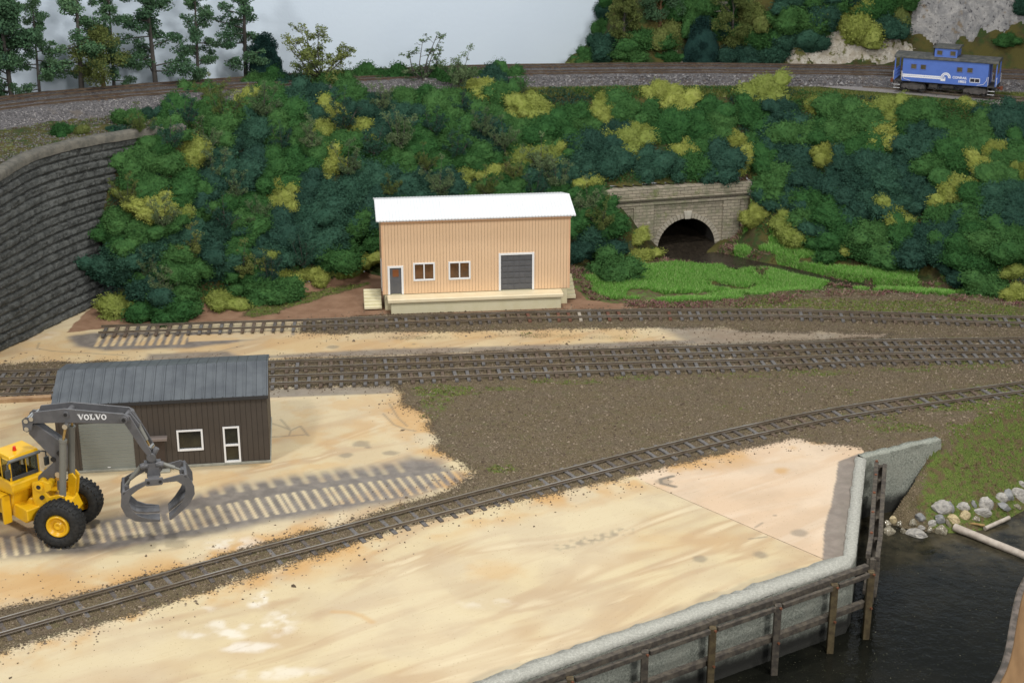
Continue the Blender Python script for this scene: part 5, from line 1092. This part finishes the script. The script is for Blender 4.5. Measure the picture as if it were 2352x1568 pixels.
MB().box(-BW - .12, .1, -.2, -.123, BH - .2, BH + .01).build('eave_trim', simple('eave_dark', (.035, .035, .037), None, rough=.4), root)
o_ = wops[0]; d = MB()
for k in range(13):
    h = (o_[3] - .02) / 13; d.box(o_[0], o_[1], .03, .07, z0 + k * h, z0 + (k + 1) * h - .018)
dd = d.build('roller_door', simple('roller_grey', (.20, .215, .195), (.215, .23, .21), 1, .5), root, .008); MB().box(o_[0] + 1.5, o_[0] + 1.68, -.005, .028, z0 + .08, z0 + .13).build('handle', whitep, dd)
lines_ = MB()
for k in range(1, 13): lines_.box(o_[0], o_[1], .012, .0295, z0 + k * (o_[3] - .02) / 13 - .022, z0 + k * (o_[3] - .02) / 13 - .004)
lines_.build('door_ribs', simple('rib_light', (.36, .38, .35), None, rough=.4), dd)
gl2 = simple('black_window', (.012, .013, .010), (.03, .03, .018), .8, .1, spec=.6)
o_ = wops[1]; f = MB(); frame(f, o_[0] - .04, o_[1] + .04, z0 + o_[2] - .1, z0 + o_[3] + .05, .11, -.07, d=.15); fo = f.build('window', whitep, root, .008); MB().box(o_[0], o_[1], .085, .1, z0 + o_[2], z0 + o_[3]).build('pane', gl2, fo)
o_ = wops[2]; f = MB(); frame(f, o_[0] - .04, o_[1] + .04, z0 + o_[2] - .05, z0 + o_[3] + .05, .11, -.07, d=.15); f.box(o_[0] + .07, o_[1] - .07, -.07, .06, z0 + 1.1, z0 + 1.22); fo = f.build('glass_door', whitep, root, .008); MB().box(o_[0], o_[1], .085, .1, z0 + o_[2], z0 + o_[3]).build('pane', gl2, fo)
m = MB(); m.box(-7.55, -6.15, -.5, -.003, 2.02, 2.2); m.build('canopy', simple('canopy_pink', (.20, .165, .15), None), root, .01); MB().box(-7.45, -6.35, -.06, -.003, z0, 2.0).build('door', simple('brown_door', (.055, .04, .032), None), root, .01); MB().box(-7.3, -6.1, -.75, -.104, 0, .13).build('door_step', concd, root, .01)

# ------------------------------------------------------------ text
def text_mesh(name, body, size, mat, M, parent, ext=.004, sx=1.0, bold=0.0):
    cu = bpy.data.curves.new(name, 'FONT'); cu.body = body; cu.size = size; cu.extrude = ext; cu.offset = bold; cu.align_x = 'LEFT'
    t = bpy.data.objects.new(name, cu); COL.objects.link(t); bpy.context.view_layer.update()
    me = bpy.data.meshes.new_from_object(t.evaluated_get(bpy.context.evaluated_depsgraph_get())); bpy.data.objects.remove(t); me.name = name
    me.transform(Matrix.Diagonal((sx, 1, 1, 1))); me.transform(M); me.materials.clear(); me.materials.append(mat); return link(name, me, parent)

# ------------------------------------------------------------ yellow log loader
yel = simple('yellow_paint', (.78, .46, .012), (.72, .41, .010), 1.2, .32, spec=.5); greym = simple('grey_machine_paint', (.095, .096, .102), (.12, .12, .127), 1.5, .42, spec=.45)
tyre = simple('tyre_rubber', (.014, .015, .016), (.028, .029, .029), 5, .75, .03, 9); steelm = simple('bright_pin', (.6, .58, .55), None, rough=.2, metal=.9); cylg = simple('cylinder_grey', (.19, .19, .17), None, rough=.4); brass = simple('brass_rod', (.55, .38, .15), None, rough=.25, metal=.7); blackm = simple('black_trim', (.02, .02, .022), None, rough=.5)
LR = empty('log_loader', 'yellow wheel loader with grey crane boom and log grapple', 'log loader', (-25.1, 78.2, 0), R(-5))
def tyre_mesh(w_, r_, c):
    m = MB(); h = w_ / 2; m.lathe([(-h * .7, r_ * .50), (-h, r_ * .58), (-h, r_ * .80), (-h * .82, r_ * .93), (-h * .5, r_ * .985), (0, r_), (h * .5, r_ * .985), (h * .82, r_ * .93), (h, r_ * .80), (h, r_ * .58), (h * .7, r_ * .50)], 48, c)
    for k in range(30):
        a = 2 * math.pi * k / 30
        for s_ in (-1, 1):
            a2 = a + (math.pi / 30 if s_ > 0 else 0); p0 = Vector((math.cos(a2) * r_ * 1.0, s_ * h * .05, math.sin(a2) * r_ * 1.0)); p1 = Vector((math.cos(a2 + .07) * r_ * .955, s_ * h * .9, math.sin(a2 + .07) * r_ * .955)); m.bar(Vector(c) + p0, Vector(c) + p1, .13, .07, up=(math.cos(a2), 0, math.sin(a2)))
    return m
def wheel(cx, cy, cz, sgn, M=None, w_=1.0, r_=1.36):
    t = tyre_mesh(w_, r_, (cx, cy, cz)); rim_ = MB(); rim_.lathe([(sgn * w_ * .30, .0), (sgn * w_ * .40, .16), (sgn * w_ * .40, .20), (sgn * w_ * .26, .24), (sgn * w_ * .24, .40), (sgn * w_ * .36, .50), (sgn * w_ * .47, .55), (sgn * w_ * .47, .60), (sgn * w_ * .38, .66), (sgn * w_ * .2, .70)], 32, (cx, cy, cz))
    if M: t.xf(M); rim_.xf(M)
    o = t.build('wheel', tyre, LR); rim_.build('rim', yel, o)
AX = .2
wheel(AX, -1.47, 1.36, -1); wheel(AX, 1.47, 1.36, 1)
MB().cyl((AX, -1.2, 1.36), (AX, 1.2, 1.36), .26, 12).box(AX - .45, AX + .45, -.55, .55, .95, 1.75).build('axle', yel, LR, .03)
# front frame
ffp = [(-1.35, 3.55), (-.75, 3.7), (-.35, 3.55), (-.30, 3.15), (-.62, 2.98), (-.45, 2.72), (.10, 2.86), (.38, 2.82), (.42, 2.45), (.1, 2.3), (-.55, 2.35), (-.9, 1.8), (-1.25, 1.75), (-1.4, 2.6)]
for y in (-1.0, .82): MB().prism(ffp, y, y + .18).build('frame_plate', yel, LR, .02)
MB().prism([(-1.7, 2.5), (-.4, 2.6), (.5, 2.2), (.75, 1.5), (.3, 1.0), (-1.2, .95), (-2.1, 1.2), (-2.2, 1.9)], -.8, .8).build('front_frame', yel, LR, .05)
MB().cyl((-.95, -1.12, 3.35), (-.95, 1.12, 3.35), .24, 16).cyl((-.5, -.95, 3.35), (-.5, -.2, 3.35), .22, 14).build('pivot_boss', yel, LR)
mb = MB()
for x, z in ((-.95, 3.35), (-.82, 2.72), (.22, 2.62)): mb.cyl((x, -1.13, z), (x, -1.03, z), .13, 14)
mb.build('pin', blackm, LR)
MB().prism([(.25, 1.5), (.5, 2.3), (.65, 3.25), (.45, 3.55), (.2, 3.5), (.1, 2.6), (-.2, 1.5)], .35, .5).prism([(.25, 1.5), (.5, 2.3), (.65, 3.25), (.45, 3.55), (.2, 3.5), (.1, 2.6), (-.2, 1.5)], .85, 1.0).build('bracket', yel, LR, .02)
# lift arm (bent), main boom, stick
MB().prism([(-1.52, 6.35), (-1.15, 6.8), (-.95, 6.72), (.32, 5.75), (.42, 5.2), (.28, 3.95), (-.95, 3.1), (-1.3, 3.35), (-1.25, 3.62), (-.33, 4.42), (-.27, 4.72), (-1.5, 6.15)], -.30, .30).build('lift_arm', greym, LR, .03)
MB().cyl((-.27, -.34, 4.7), (-.27, .34, 4.7), .15, 12).cyl((.1, -.36, 5.1), (.1, .36, 5.1), .13, 12).build('arm_pin', blackm, LR)
bmp = [(-1.28, 6.92), (-.95, 7.6), (.78, 7.87), (4.05, 7.68), (4.32, 7.5), (4.35, 7.28), (4.05, 7.1), (.6, 7.03), (-1.15, 6.93)]
mb = MB(); mb.prism(bmp, -.56, -.46); mb.prism(bmp, .40, .50); mb.prism([(-.95, 7.25), (.7, 7.45), (3.7, 7.35), (3.9, 7.15), (.6, 7.08), (-1.1, 7.0)], -.46, .40); bmo = mb.build('boom', greym, LR, .015)
MB().cyl((.84, -.66, 7.55), (.84, .6, 7.55), .17, 16).build('pivot_tube', greym, bmo); MB().cyl((4.08, -.68, 7.36), (4.08, .62, 7.36), .2, 18).build('pivot_tube', greym, bmo)
mb = MB(); mb.cyl((.84, -.69, 7.55), (.84, -.655, 7.55), .1, 14); mb.cyl((4.08, -.71, 7.36), (4.08, -.675, 7.36), .11, 14); mb.build('pin', blackm, bmo)
mb = MB()
for x, z in ((-1.46, 7.06), (-1.47, 6.6), (-1.15, 7.2)): mb.cyl((x, -.62, z), (x, .58, z), .13, 12)
mb.build('link_pin', steelm, LR); MB().prism([(-1.7, 7.1), (-1.46, 7.3), (-1.0, 7.25), (-1.2, 6.55), (-1.47, 6.4), (-1.68, 6.5)], -.58, -.565).build('link_plate', greym, LR, .003); MB().prism([(-1.7, 7.1), (-1.46, 7.3), (-1.0, 7.25), (-1.2, 6.55), (-1.47, 6.4), (-1.68, 6.5)], .505, .6).build('link_plate', greym, LR, .02)
# VOLVO lettering, slab serif strokes
def slab_text(parent, x0, z0, L_, mat, y, slope):
    m = MB(); hh = .31; wd = L_ / 5; M0 = Matrix.Translation((x0, y, z0)) @ Matrix.Rotation(-slope, 4, 'Y').inverted()
    def pr_(poly): m.prism([(a * wd, b * hh) for a, b in poly], -.012, .004, M0)
    for k, ch in enumerate('VOLVO'):
        o = k * 1.0
        if ch == 'V':
            pr_([(o + .02, 1), (o + .32, 1), (o + .60, .2), (o + .54, 0), (o + .42, 0)]); pr_([(o + .96, 1), (o + .82, 1), (o + .52, .16), (o + .52, 0), (o + .58, 0)]); pr_([(o - .04, 1.04), (o + .40, 1.04), (o + .40, .9), (o - .04, .9)]); pr_([(o + .74, 1.04), (o + 1.02, 1.04), (o + 1.02, .9), (o + .74, .9)])
        if ch == 'L': pr_([(o + .18, .0), (o + .18, 1), (o + .42, 1), (o + .42, .0)]); pr_([(o + .05, 1.04), (o + .56, 1.04), (o + .56, .88), (o + .05, .88)]); pr_([(o + .05, 0), (o + .05, .16), (o + .9, .16), (o + .9, 0)]); pr_([(o + .76, .14), (o + .76, .42), (o + .9, .42), (o + .9, .14)])
        if ch == 'O':
            n = 20
            for i in range(n):
                a0, a1 = 6.2832 * i / n, 6.2832 * (i + 1) / n; f = lambda a, rx, rz: (o + .5 + rx * math.cos(a), .5 + rz * math.sin(a)); pr_([f(a0, .24, .34), f(a0, .46, .53), f(a1, .46, .53), f(a1, .24, .34)])
    return m.build('lettering', mat, parent)
slab_text(bmo, 1.50, 7.25, 1.62, simple('white_decal', (.78, .79, .80), None, rough=.4), -.566, -R(2.5))
stp = [(3.98, 7.15), (4.12, 7.62), (4.36, 7.5), (5.02, 6.2), (5.36, 5.45), (5.38, 5.15), (5.12, 5.2), (4.75, 5.75), (4.05, 7.0)]
mb = MB(); mb.prism(stp, -.44, -.34); mb.prism(stp, .28, .38); mb.prism([(4.05, 7.2), (4.15, 7.0), (4.95, 5.65), (4.85, 5.6), (4.0, 7.0)], -.34, .28); st = mb.build('stick', greym, LR, .015)
MB().prism([(4.1, 7.55), (4.3, 7.62), (4.75, 6.98), (4.78, 6.78), (4.6, 6.75), (4.35, 7.1)], -.2, -.08).prism([(4.1, 7.55), (4.3, 7.62), (4.75, 6.98), (4.78, 6.78), (4.6, 6.75), (4.35, 7.1)], .05, .17).build('tilt_lever', greym, LR, .015)
MB().cyl((4.62, -.02, 6.9), (5.02, -.02, 5.95), .13, 12).build('stick_cylinder', cylg, LR); MB().cyl((5.02, -.02, 5.95), (5.22, -.02, 5.5), .06, 10).build('piston_rod', brass, LR); MB().cyl((5.2, -.3, 5.5), (5.2, .3, 5.5), .16, 12).build('end_pin', steelm, LR)
for y, (a, b, c_) in ((-.78, ((.24, 2.75), (.62, 6.1), (.84, 6.95))), (.70, ((.22, 2.85), (.58, 6.3), (.72, 7.0)))):
    cyo = MB().cyl((a[0], y, a[1]), (b[0] - .02, y, b[1]), .195, 16).cyl((b[0] - .035, y, b[1] - .12), (b[0], y, b[1] + .04), .22, 16).build('lift_cylinder', cylg, LR); MB().cyl((b[0], y, b[1]), (c_[0], y, c_[1]), .075, 10).build('piston_rod', brass, cyo); MB().cyl((c_[0], y - .16, c_[1]), (c_[0], y + .16, c_[1]), .15, 12).build('eye', steelm, cyo)
MB().cyl((-.05, -.35, 2.9), (-.02, -.35, 3.5), .15, 12).build('tilt_cylinder', cylg, LR); MB().cyl((-.02, -.5, 3.85), (-.02, -.2, 3.85), .18, 12).build('cylinder_eye', steelm, LR); MB().box(-.16, .14, -.48, -.22, 3.45, 3.75).build('rod_collar', brass, LR)
# grapple: frame rotated 14+5 deg about the stick end
hubw = Vector((-19.88, 77.6, 0)); GM = (Matrix.Translation(LR.location) @ Matrix.Rotation(R(-5), 4, 'Z')).inverted() @ Matrix.Translation(hubw) @ Matrix.Rotation(R(14), 4, 'Z')
gr = MB(); gr.cyl((0, -.3, 5.05), (0, .3, 5.05), .24, 16); gr.cyl((0, 0, 5.05), (0, 0, 4.72), .26, 14); gr.cyl((.1, 0, 5.1), (.35, 0, 5.5), .16, 10)
gr.prism([(-.42, 4.72), (.5, 4.72), (.38, 4.4), (.42, 3.9), (-.32, 3.9), (-.22, 4.4)], -.28, .28); gr.prism([(-.42, 4.08), (.52, 4.08), (.56, 3.85), (.45, 3.70), (-.38, 3.70), (-.46, 3.85)], -.98, -.78); gr.prism([(-.42, 4.08), (.52, 4.08), (.56, 3.85), (.45, 3.70), (-.38, 3.70), (-.46, 3.85)], .78, .98); gr.box(-.28, .36, -.78, .78, 3.85, 4.02)
gr.cyl((-.62, -.15, 4.52), (-.2, -.15, 4.6), .18, 10).cyl((.62, -.15, 4.55), (.2, -.15, 4.6), .18, 10)
go = gr.xf(GM).build('grapple', greym, LR, .012)
mb = MB()
for x in (-.27, .37):
    mb.cyl((x, -1.0, 3.9), (x, -.985, 3.9), .09, 12)
mb.xf(GM).build('pin', blackm, go)
Lp = [(-.4, 4.02), (-.96, 3.82), (-1.59, 3.50), (-1.76, 3.25), (-1.84, 2.65), (-1.62, 2.05), (-1.13, 1.66), (-.5, 1.53), (.2, 1.50), (.18, 1.62), (-.5, 1.76), (-.98, 2.0), (-1.26, 2.34), (-1.40, 2.84), (-1.24, 3.26), (-.86, 3.53), (-.42, 3.75)]
Rp = [(.52, 4.02), (1.57, 4.22), (1.90, 4.0), (2.17, 3.42), (2.17, 2.94), (1.84, 2.36), (1.3, 1.9), (.76, 1.50), (.68, 1.60), (1.1, 2.05), (1.45, 2.54), (1.68, 3.0), (1.69, 3.46), (1.26, 3.82), (.56, 3.81)]
for poly, outer, inner_ in ((Lp, slice(4, 9), None), (Rp, slice(4, 8), None)):
    m = MB(); m.prism(poly, -.98, -.9); m.prism(poly, .9, .98)
    oc_ = poly[outer]
    for (ya, yb) in ((-.9, -.2), (.1, .9)):
        for i in range(len(oc_) - 1):
            (xa, za), (xb, zb) = oc_[i], oc_[i + 1]; dx, dz = xb - xa, zb - za; L_ = math.hypot(dx, dz); s_ = 1 if poly is Lp else -1; nx_, nz_ = -dz / L_ * .09 * s_, dx / L_ * .09 * s_
            xa2, za2, xb2, zb2 = xa + nx_ * .4, za + nz_ * .4, xb + nx_ * .4, zb + nz_ * .4
            m.prism([(xa2, za2), (xb2, zb2), (xb2 + nx_, zb2 + nz_), (xa2 + nx_, za2 + nz_)], ya, yb)
    sx_, sz_ = (-1.62, 3.42) if poly is Lp else (1.76, 4.08); m.cyl((sx_, -.98, sz_), (sx_, .98, sz_), .1, 10); m.cyl((sx_ * .93, -.25, sz_ - .1), (sx_ * .93, .15, sz_ - .1), .2, 12)
    m.xf(GM).build('claw', greym, go, .01)
    a, b = (Vector((-.62, -.05, 4.5)), Vector((-1.55, -.05, 3.45))) if poly is Lp else (Vector((.45, -.05, 4.6)), Vector((1.65, -.05, 4.02)))
    MB().cyl(a, a.lerp(b, .62), .12, 12).cyl(a.lerp(b, .6), b, .06, 10).xf(GM).build('grapple_cylinder', cylg, go)
# rear body and cab, articulated
CMx = (Matrix.Translation(LR.location) @ Matrix.Rotation(R(-5), 4, 'Z')).inverted() @ Matrix.Translation((-27.02, 77.82, 0)) @ Matrix.Rotation(R(-41), 4, 'Z')   # x forward, y left, origin at cab front
def cb(name, mb_, mat, par=LR, bev=.02): return mb_.xf(CMx).build(name, mat, par, bev)
hw = .93
rfp = MB(); rfp.add([(.12, -hw, 5.02), (.12, hw, 5.02), (-1.5, hw, 5.0), (-1.5, -hw, 5.0), (.06, -hw + .05, 5.16), (.06, hw - .05, 5.16), (-1.45, hw - .05, 5.2), (-1.45, -hw + .05, 5.2)], [(3, 2, 1, 0), (4, 5, 6, 7), (0, 1, 5, 4), (1, 2, 6, 5), (2, 3, 7, 6), (3, 0, 4, 7)])
cab = cb('cab', MB().box(-1.5, -.02, -hw, hw, 3.35, 3.72), yel); cb('cab_roof', rfp, yel, cab)
cb('beacon', MB().cyl((-.55, -.15, 5.19), (-.55, -.15, 5.42), .11, 14, .085), simple('red_lens', (.62, .03, .01), None, rough=.15), cab, 0)
cb('visor_bar', MB().cyl((.1, -hw - .05, 4.93), (.1, hw + .05, 4.93), .1, 12), simple('bar_grey', (.14, .15, .15), None, rough=.4), cab, 0)
pil = MB()
for x, y in ((0, -hw + .06), (0, hw - .06), (-.85, -hw + .06), (-.85, hw - .06), (-1.45, -hw + .06), (-1.45, hw - .06)): pil.box(x - .05, x + .05, y - .05, y + .05, 3.7, 4.98)
pil.box(-.02, .02, .10, .16, 3.8, 4.9)
cb('cab_pillars', pil, yel, cab)
cb('windscreen_frame', MB().box(-.02, .06, -hw + .1, hw - .1, 3.72, 3.95).box(-.02, .05, -hw + .1, -hw + .16, 3.95, 4.9).box(-.02, .05, hw - .2, hw - .1, 3.95, 4.9), simple('frame_grey', (.06, .065, .07), None, rough=.4), cab)
cb('seat', MB().box(-1.0, -.5, -.3, .3, 3.75, 4.05).box(-1.1, -.95, -.3, .3, 4.0, 4.7), blackm, cab, .05); cb('steering_wheel', MB().cyl((-.35, 0, 3.7), (-.28, 0, 4.15), .05, 8).cyl((-.3, 0, 4.13), (-.27, 0, 4.17), .22, 16), blackm, cab, 0)
gg = G('cab_glass'); tr_ = gg.n('ShaderNodeBsdfTransparent'); mx = gg.n('ShaderNodeMixShader'); gg.out((.02, .025, .025), .05, .5); gg.lk(tr_.outputs[0], mx.inputs[1]); gg.lk(gg.b.outputs[0], mx.inputs[2]); mx.inputs[0].default_value = .28; tr_.inputs[0].default_value = (.75, .8, .78, 1); gg.lk(mx.outputs[0], gg.nt.nodes['Material Output'].inputs['Surface'])
cb('window', MB().box(.005, .012, -hw + .16, hw - .2, 3.95, 4.88).box(-.8, -.05, -hw + .04, -hw + .05, 3.75, 4.9).box(-.8, -.05, hw - .05, hw - .04, 3.75, 4.9), gg.m, cab, 0)
for sgn in (-1, 1):
    y = sgn * (hw + .28); mo = cb('mirror', MB().tube([(.12, sgn * hw, 4.95), (.3, sgn * (hw + .1), 5.0), (.34, y, 4.92), (.34, y, 4.6)], .045, 8), simple('arm_grey', (.10, .105, .11), None, rough=.4), cab, 0); cb('mirror_head', MB().box(.28, .40, y - .15, y + .15, 4.1, 4.62), simple('mirror_black', (.045, .05, .05), None, rough=.35), mo, .03)
ap = MB(); pr = [(.02, 3.72), (.30, 3.62), (.34, 3.2), (.20, 2.98), (-1.5, 2.85), (-1.5, 3.72)]; ap.prism(pr, -hw - .12, hw + .12); cb('cab_apron', ap, yel, LR, .06)
cb('rear_body', MB().prism([(-.1, 2.84), (-.3, 2.2), (-.9, 1.2), (-5.6, 1.2), (-6.4, 1.7), (-6.4, 3.2), (-1.6, 3.4), (-1.52, 2.84)], -.8, .8), yel, LR, .06)
cb('engine_hood', MB().prism([(-1.6, 3.4), (-1.6, 4.1), (-5.9, 3.9), (-6.3, 3.4)], -.78, .78), yel, LR, .06)
cb('step_plate', MB().box(-.55, -.4, -1.35, -.85, 1.1, 2.9).box(-1.7, -.4, -1.5, -.85, 2.75, 2.85), yel, LR, .02)
cb('tank', MB().prism([(.55, 2.2), (.95, 2.15), (.95, 1.5), (.7, 1.3), (-.6, 1.35), (-.6, 2.2)], -.7, .7), yel, LR, .05)
wheel(-4.7, -1.47, 1.36, -1, CMx); wheel(-4.7, 1.47, 1.36, 1, CMx)

# ------------------------------------------------------------ caboose
cblue = simple('blue_car_paint', (.085, .165, .50), (.095, .18, .54), 1.5, .4); cdark = simple('caboose_roof', (.055, .06, .06), (.11, .11, .10), 2, .8, .02); cblk = simple('undergear_black', (.028, .027, .026), (.06, .055, .05), 3, .7); cwin = simple('caboose_window', (.07, .06, .03), (.12, .10, .05), 3, .3); cwht = simple('white_lettering', (.80, .80, .82), None, rough=.5); ctrk = simple('truck_grey', (.06, .055, .052), (.10, .09, .085), 4, .7); rust = simple('coupler_rust', (.22, .07, .035), None, rough=.8); bwin = simple('bluish_frame', (.10, .15, .42), None)
s0, s1 = P(2060, 203.5, 11.75), P(2285, 221, 11.75); mid = (s0 + s1) / 2; ca = math.atan2(s1.y - s0.y, s1.x - s0.x)
CBr = empty('caboose', 'blue railway caboose with cupola and white lettering', 'caboose', mid, ca)
CL, PLf, CW = 9.7, .85, 2.75; bx = CL / 2 - PLf; zf, ze = 1.05, 3.25
body = MB().box(-bx, bx, -CW / 2, CW / 2, zf, ze).build('body', cblue, CBr, .015)
def arch_roof(m, x0, x1, wdt, z, rise, t=.09, n=10):
    top_ = [(wdt / 2 * math.cos(math.pi * i / n), z + rise * math.sin(math.pi * i / n)) for i in range(n + 1)]; poly = top_ + [(-wdt / 2, z - t), (wdt / 2, z - t)]
    vs = [(x, y, zz) for x in (x0, x1) for y, zz in poly]; k = len(poly); m.add(vs, [tuple(range(k)), tuple(range(2 * k - 1, k - 1, -1))] + [(i, i + k, (i + 1) % k + k, (i + 1) % k) for i in range(k)]); return m
m = arch_roof(MB(), -CL / 2, CL / 2, CW + .25, ze + .09, .28); rfo = m.build('roof', cdark, CBr)
cu0, cu1 = -1.15, .95; cup = MB().box(cu0, cu1, -1.15, 1.15, ze, 4.35).build('cupola', cblue, CBr, .01); arch_roof(MB(), cu0 - .18, cu1 + .18, 2.55, 4.40, .16, .06).build('cupola_roof', cdark, cup)
def win(x0, x1, z0, z1, y, par, fm=bwin):
    f = MB(); s_ = -1 if y < 0 else 1
    for a in ((x0 - .05, x0, z0, z1), (x1, x1 + .05, z0, z1), (x0 - .05, x1 + .05, z1, z1 + .05), (x0 - .05, x1 + .05, z0 - .05, z0)): f.box(a[0], a[1], min(y, y + s_ * .04), max(y, y + s_ * .04), a[2], a[3])
    fo = f.build('window', fm, par); MB().box(x0, x1, min(y + s_ * .003, y + s_ * .012), max(y + s_ * .003, y + s_ * .012), z0, z1).build('pane', cwin, fo)
sy = -CW / 2
for x in (-2.95, -2.05, 1.35, 2.3):
    for s_ in (-1, 1): win(x - .24, x + .24, 2.28, 2.70, s_ * CW / 2, body)
for x in (-.68, .55):
    for s_ in (-1, 1): win(x - .24, x + .24, 3.72, 4.12, s_ * 1.15, cup)
st_ = MB()
for z in (1.44, 1.60): st_.box(-bx + .02, -.28, sy - .010, sy - .003, z, z + .13)
st_.build('stripe', cwht, body)
lg = MB(); cxl, czl = .12, 1.66
for r0, r1, a0, a1 in ((.36, .46, 0, 180), (.23, .32, 0, 180)):
    n = 16
    for i in range(n):
        t0, t1 = R(a0 + (a1 - a0) * i / n), R(a0 + (a1 - a0) * (i + 1) / n); lg.prism([(cxl + r * math.cos(t), czl + r * math.sin(t)) for r, t in ((r0, t0), (r1, t0), (r1, t1), (r0, t1))], sy - .010, sy - .003)
lg.prism([(cxl - .46, 1.30), (cxl - .02, 1.30), (cxl - .02, 1.66), (cxl - .1, 1.66), (cxl - .1, 1.5), (cxl - .46, 1.5)], sy - .012, sy - .0105); lg.box(-.34, -.23, sy - .010, sy - .003, 1.5, 1.68); lg.box(cxl + .23, cxl + .46, sy - .010, sy - .003, 1.60, 1.66)
for x in (-.16, -.04): lg.box(x - .02, x + .03, sy - .012, sy - .0105, 1.5, 1.74)
lg.build('emblem', cwht, body)
TMx = lambda x, z: Matrix.Translation((x, sy - .006, z)) @ Matrix.Rotation(R(90), 4, 'X')
text_mesh('lettering', 'CONRAIL', .31, cwht, TMx(.75, 1.62), body, .003, 1.0, .008); text_mesh('lettering', '18832', .31, cwht, TMx(1.28, 1.27), body, .003, 1.0, .008)
f = MB(); x0, x1, z0_, z1_ = 2.35, 3.3, 1.35, 1.78
for a in ((x0, x1, z0_, z0_ + .05), (x0, x1, z1_ - .05, z1_), (x0, x0 + .05, z0_, z1_), (x1 - .05, x1, z0_, z1_), ((x0 + x1) / 2 - .02, (x0 + x1) / 2 + .02, z0_, z1_)): f.box(a[0], a[1], sy - .011, sy - .003, a[2], a[3])
f.build('data_panel', cwht, body)
MB().box(2.41, 3.24, sy - .0028, sy - .001, 1.41, 1.72).build('data_board', simple('board_black', (.02, .02, .03), None), body)
# platforms
for s_ in (-1, 1):
    xa, xb = sorted((s_ * bx, s_ * CL / 2)); pf_ = MB().box(xa + .002, xb - .002, -CW / 2 + .05, CW / 2 - .05, .95, 1.08).build('platform', cblk, CBr, .01)
    rl = MB()
    for y in (-CW / 2 + .12, CW / 2 - .12): rl.box(s_ * (CL / 2 - .12) - .05, s_ * (CL / 2 - .12) + .05, y - .05, y + .05, 1.08, ze + .02)
    for z in (1.45, 1.75, 2.05): rl.box(s_ * (CL / 2 - .12) - .025, s_ * (CL / 2 - .12) + .025, -CW / 2 + .1, CW / 2 - .1, z, z + .05)
    for y in np.linspace(-1, 1, 9): rl.box(s_ * (CL / 2 - .12) - .02, s_ * (CL / 2 - .12) + .02, y - .02, y + .02, 1.08, 2.05)
    rl.build('end_railing', cblue, pf_)
    stp_ = MB()
    for k, z in enumerate((.62, .30)):
        for y in (-1, 1): stp_.box(xa + .12, xb - .1, y * CW / 2 - .12, y * CW / 2 + .12, z, z + .04)
    for y in (-1, 1):
        for x in (xa + .1, xb - .1): stp_.box(x - .02, x + .02, y * CW / 2 - .13, y * CW / 2 + .13, .28, 1.0)
    stp_.build('steps', cblk, pf_)
    wl = MB()
    for y in (-1, 1):
        yy_ = y * (CW / 2 + .02)
        for z in (.66, .34): wl.box(xa + .12, xb - .1, yy_ + y * .10, yy_ + y * .13, z, z + .04)
        for x in (xa + .05, xb - .03): wl.tube([(x, yy_, 1.15), (x, yy_ + y * .05, 1.3), (x, yy_ + y * .05, 1.85), (x, yy_, 1.98)], .022, 6)
    wl.build('grab_iron', cwht, pf_)
    MB().box(s_ * bx - .004 if s_ < 0 else s_ * bx + .002, s_ * bx - .002 if s_ < 0 else s_ * bx + .02, -.4, .4, 1.1, 2.9).build('end_door', simple('end_door_blue', (.035, .06, .22), None), body)
    MB().cyl((s_ * (CL / 2 - .3), 0, .8), (s_ * (CL / 2 + .35), 0, .8), .09, 8).box(s_ * (CL / 2 + .3) - .12, s_ * (CL / 2 + .3) + .12, -.15, .15, .62, .98).build('coupler', rust, CBr)
    tr = MB(); tc = s_ * 2.95
    for y in (-1, 1):
        yy_ = y * 1.02; tr.prism([(tc - 1.15, .55), (tc - .95, .75), (tc - .35, .82), (tc + .35, .82), (tc + .95, .75), (tc + 1.15, .55), (tc + 1.1, .34), (tc + .7, .40), (tc + .35, .22), (tc - .35, .22), (tc - .7, .40), (tc - 1.1, .34)], yy_ - .09, yy_ + .09); tr.box(tc - .3, tc + .3, yy_ - .14, yy_ + .14, .3, .62)
        for x in (-.8, .8): tr.cyl((tc + x, yy_ - y * .05, .45), (tc + x, yy_ + y * .16, .45), .14, 10)
    tr.box(tc - .2, tc + .2, -1, 1, .4, .9); to = tr.build('truck', ctrk, CBr)
    for x in (-.8, .8):
        wm2 = MB()
        for y in (-.74, .74): wm2.cyl((tc + x, y - .07, .43), (tc + x, y + .07, .43), .43, 20)
        wm2.cyl((tc + x, -.74, .43), (tc + x, .74, .43), .08, 8); wm2.build('wheelset', cblk, to)
cg = MB(); cg.tube([(-bx + .06, sy - .03, 1.9), (-bx + .06, sy - .06, 1.55), (-bx + .25, sy - .06, 1.25), (-bx + .8, sy - .03, 1.12)], .02, 6); cg.build('grab_iron', cwht, body); cg = MB(); cg.tube([(bx - .06, sy - .03, 1.95), (bx - .1, sy - .06, 1.6), (bx - .35, sy - .06, 1.25), (bx - .95, sy - .03, 1.12)], .02, 6); cg.build('grab_iron', cwht, body)
MB().box(-bx, bx, -1.1, 1.1, .92, 1.045).box(-1.4, -.6, -1.2, -.6, .55, .9).cyl((-.2, -.9, .68), (.9, -.9, .68), .2, 12).box(-CL / 2 + .1, CL / 2 - .1, -.2, .2, .7, .93).build('underframe', cblk, CBr)
MB().cyl((cu0 - .1, -.75, 3.4), (cu0 - .1, -.75, 4.62), .09, 10).cyl((cu0 - .1, -.75, 4.62), (cu0 - .1, -.75, 4.72), .14, 10, .04).build('smoke_pipe', cblk, rfo)
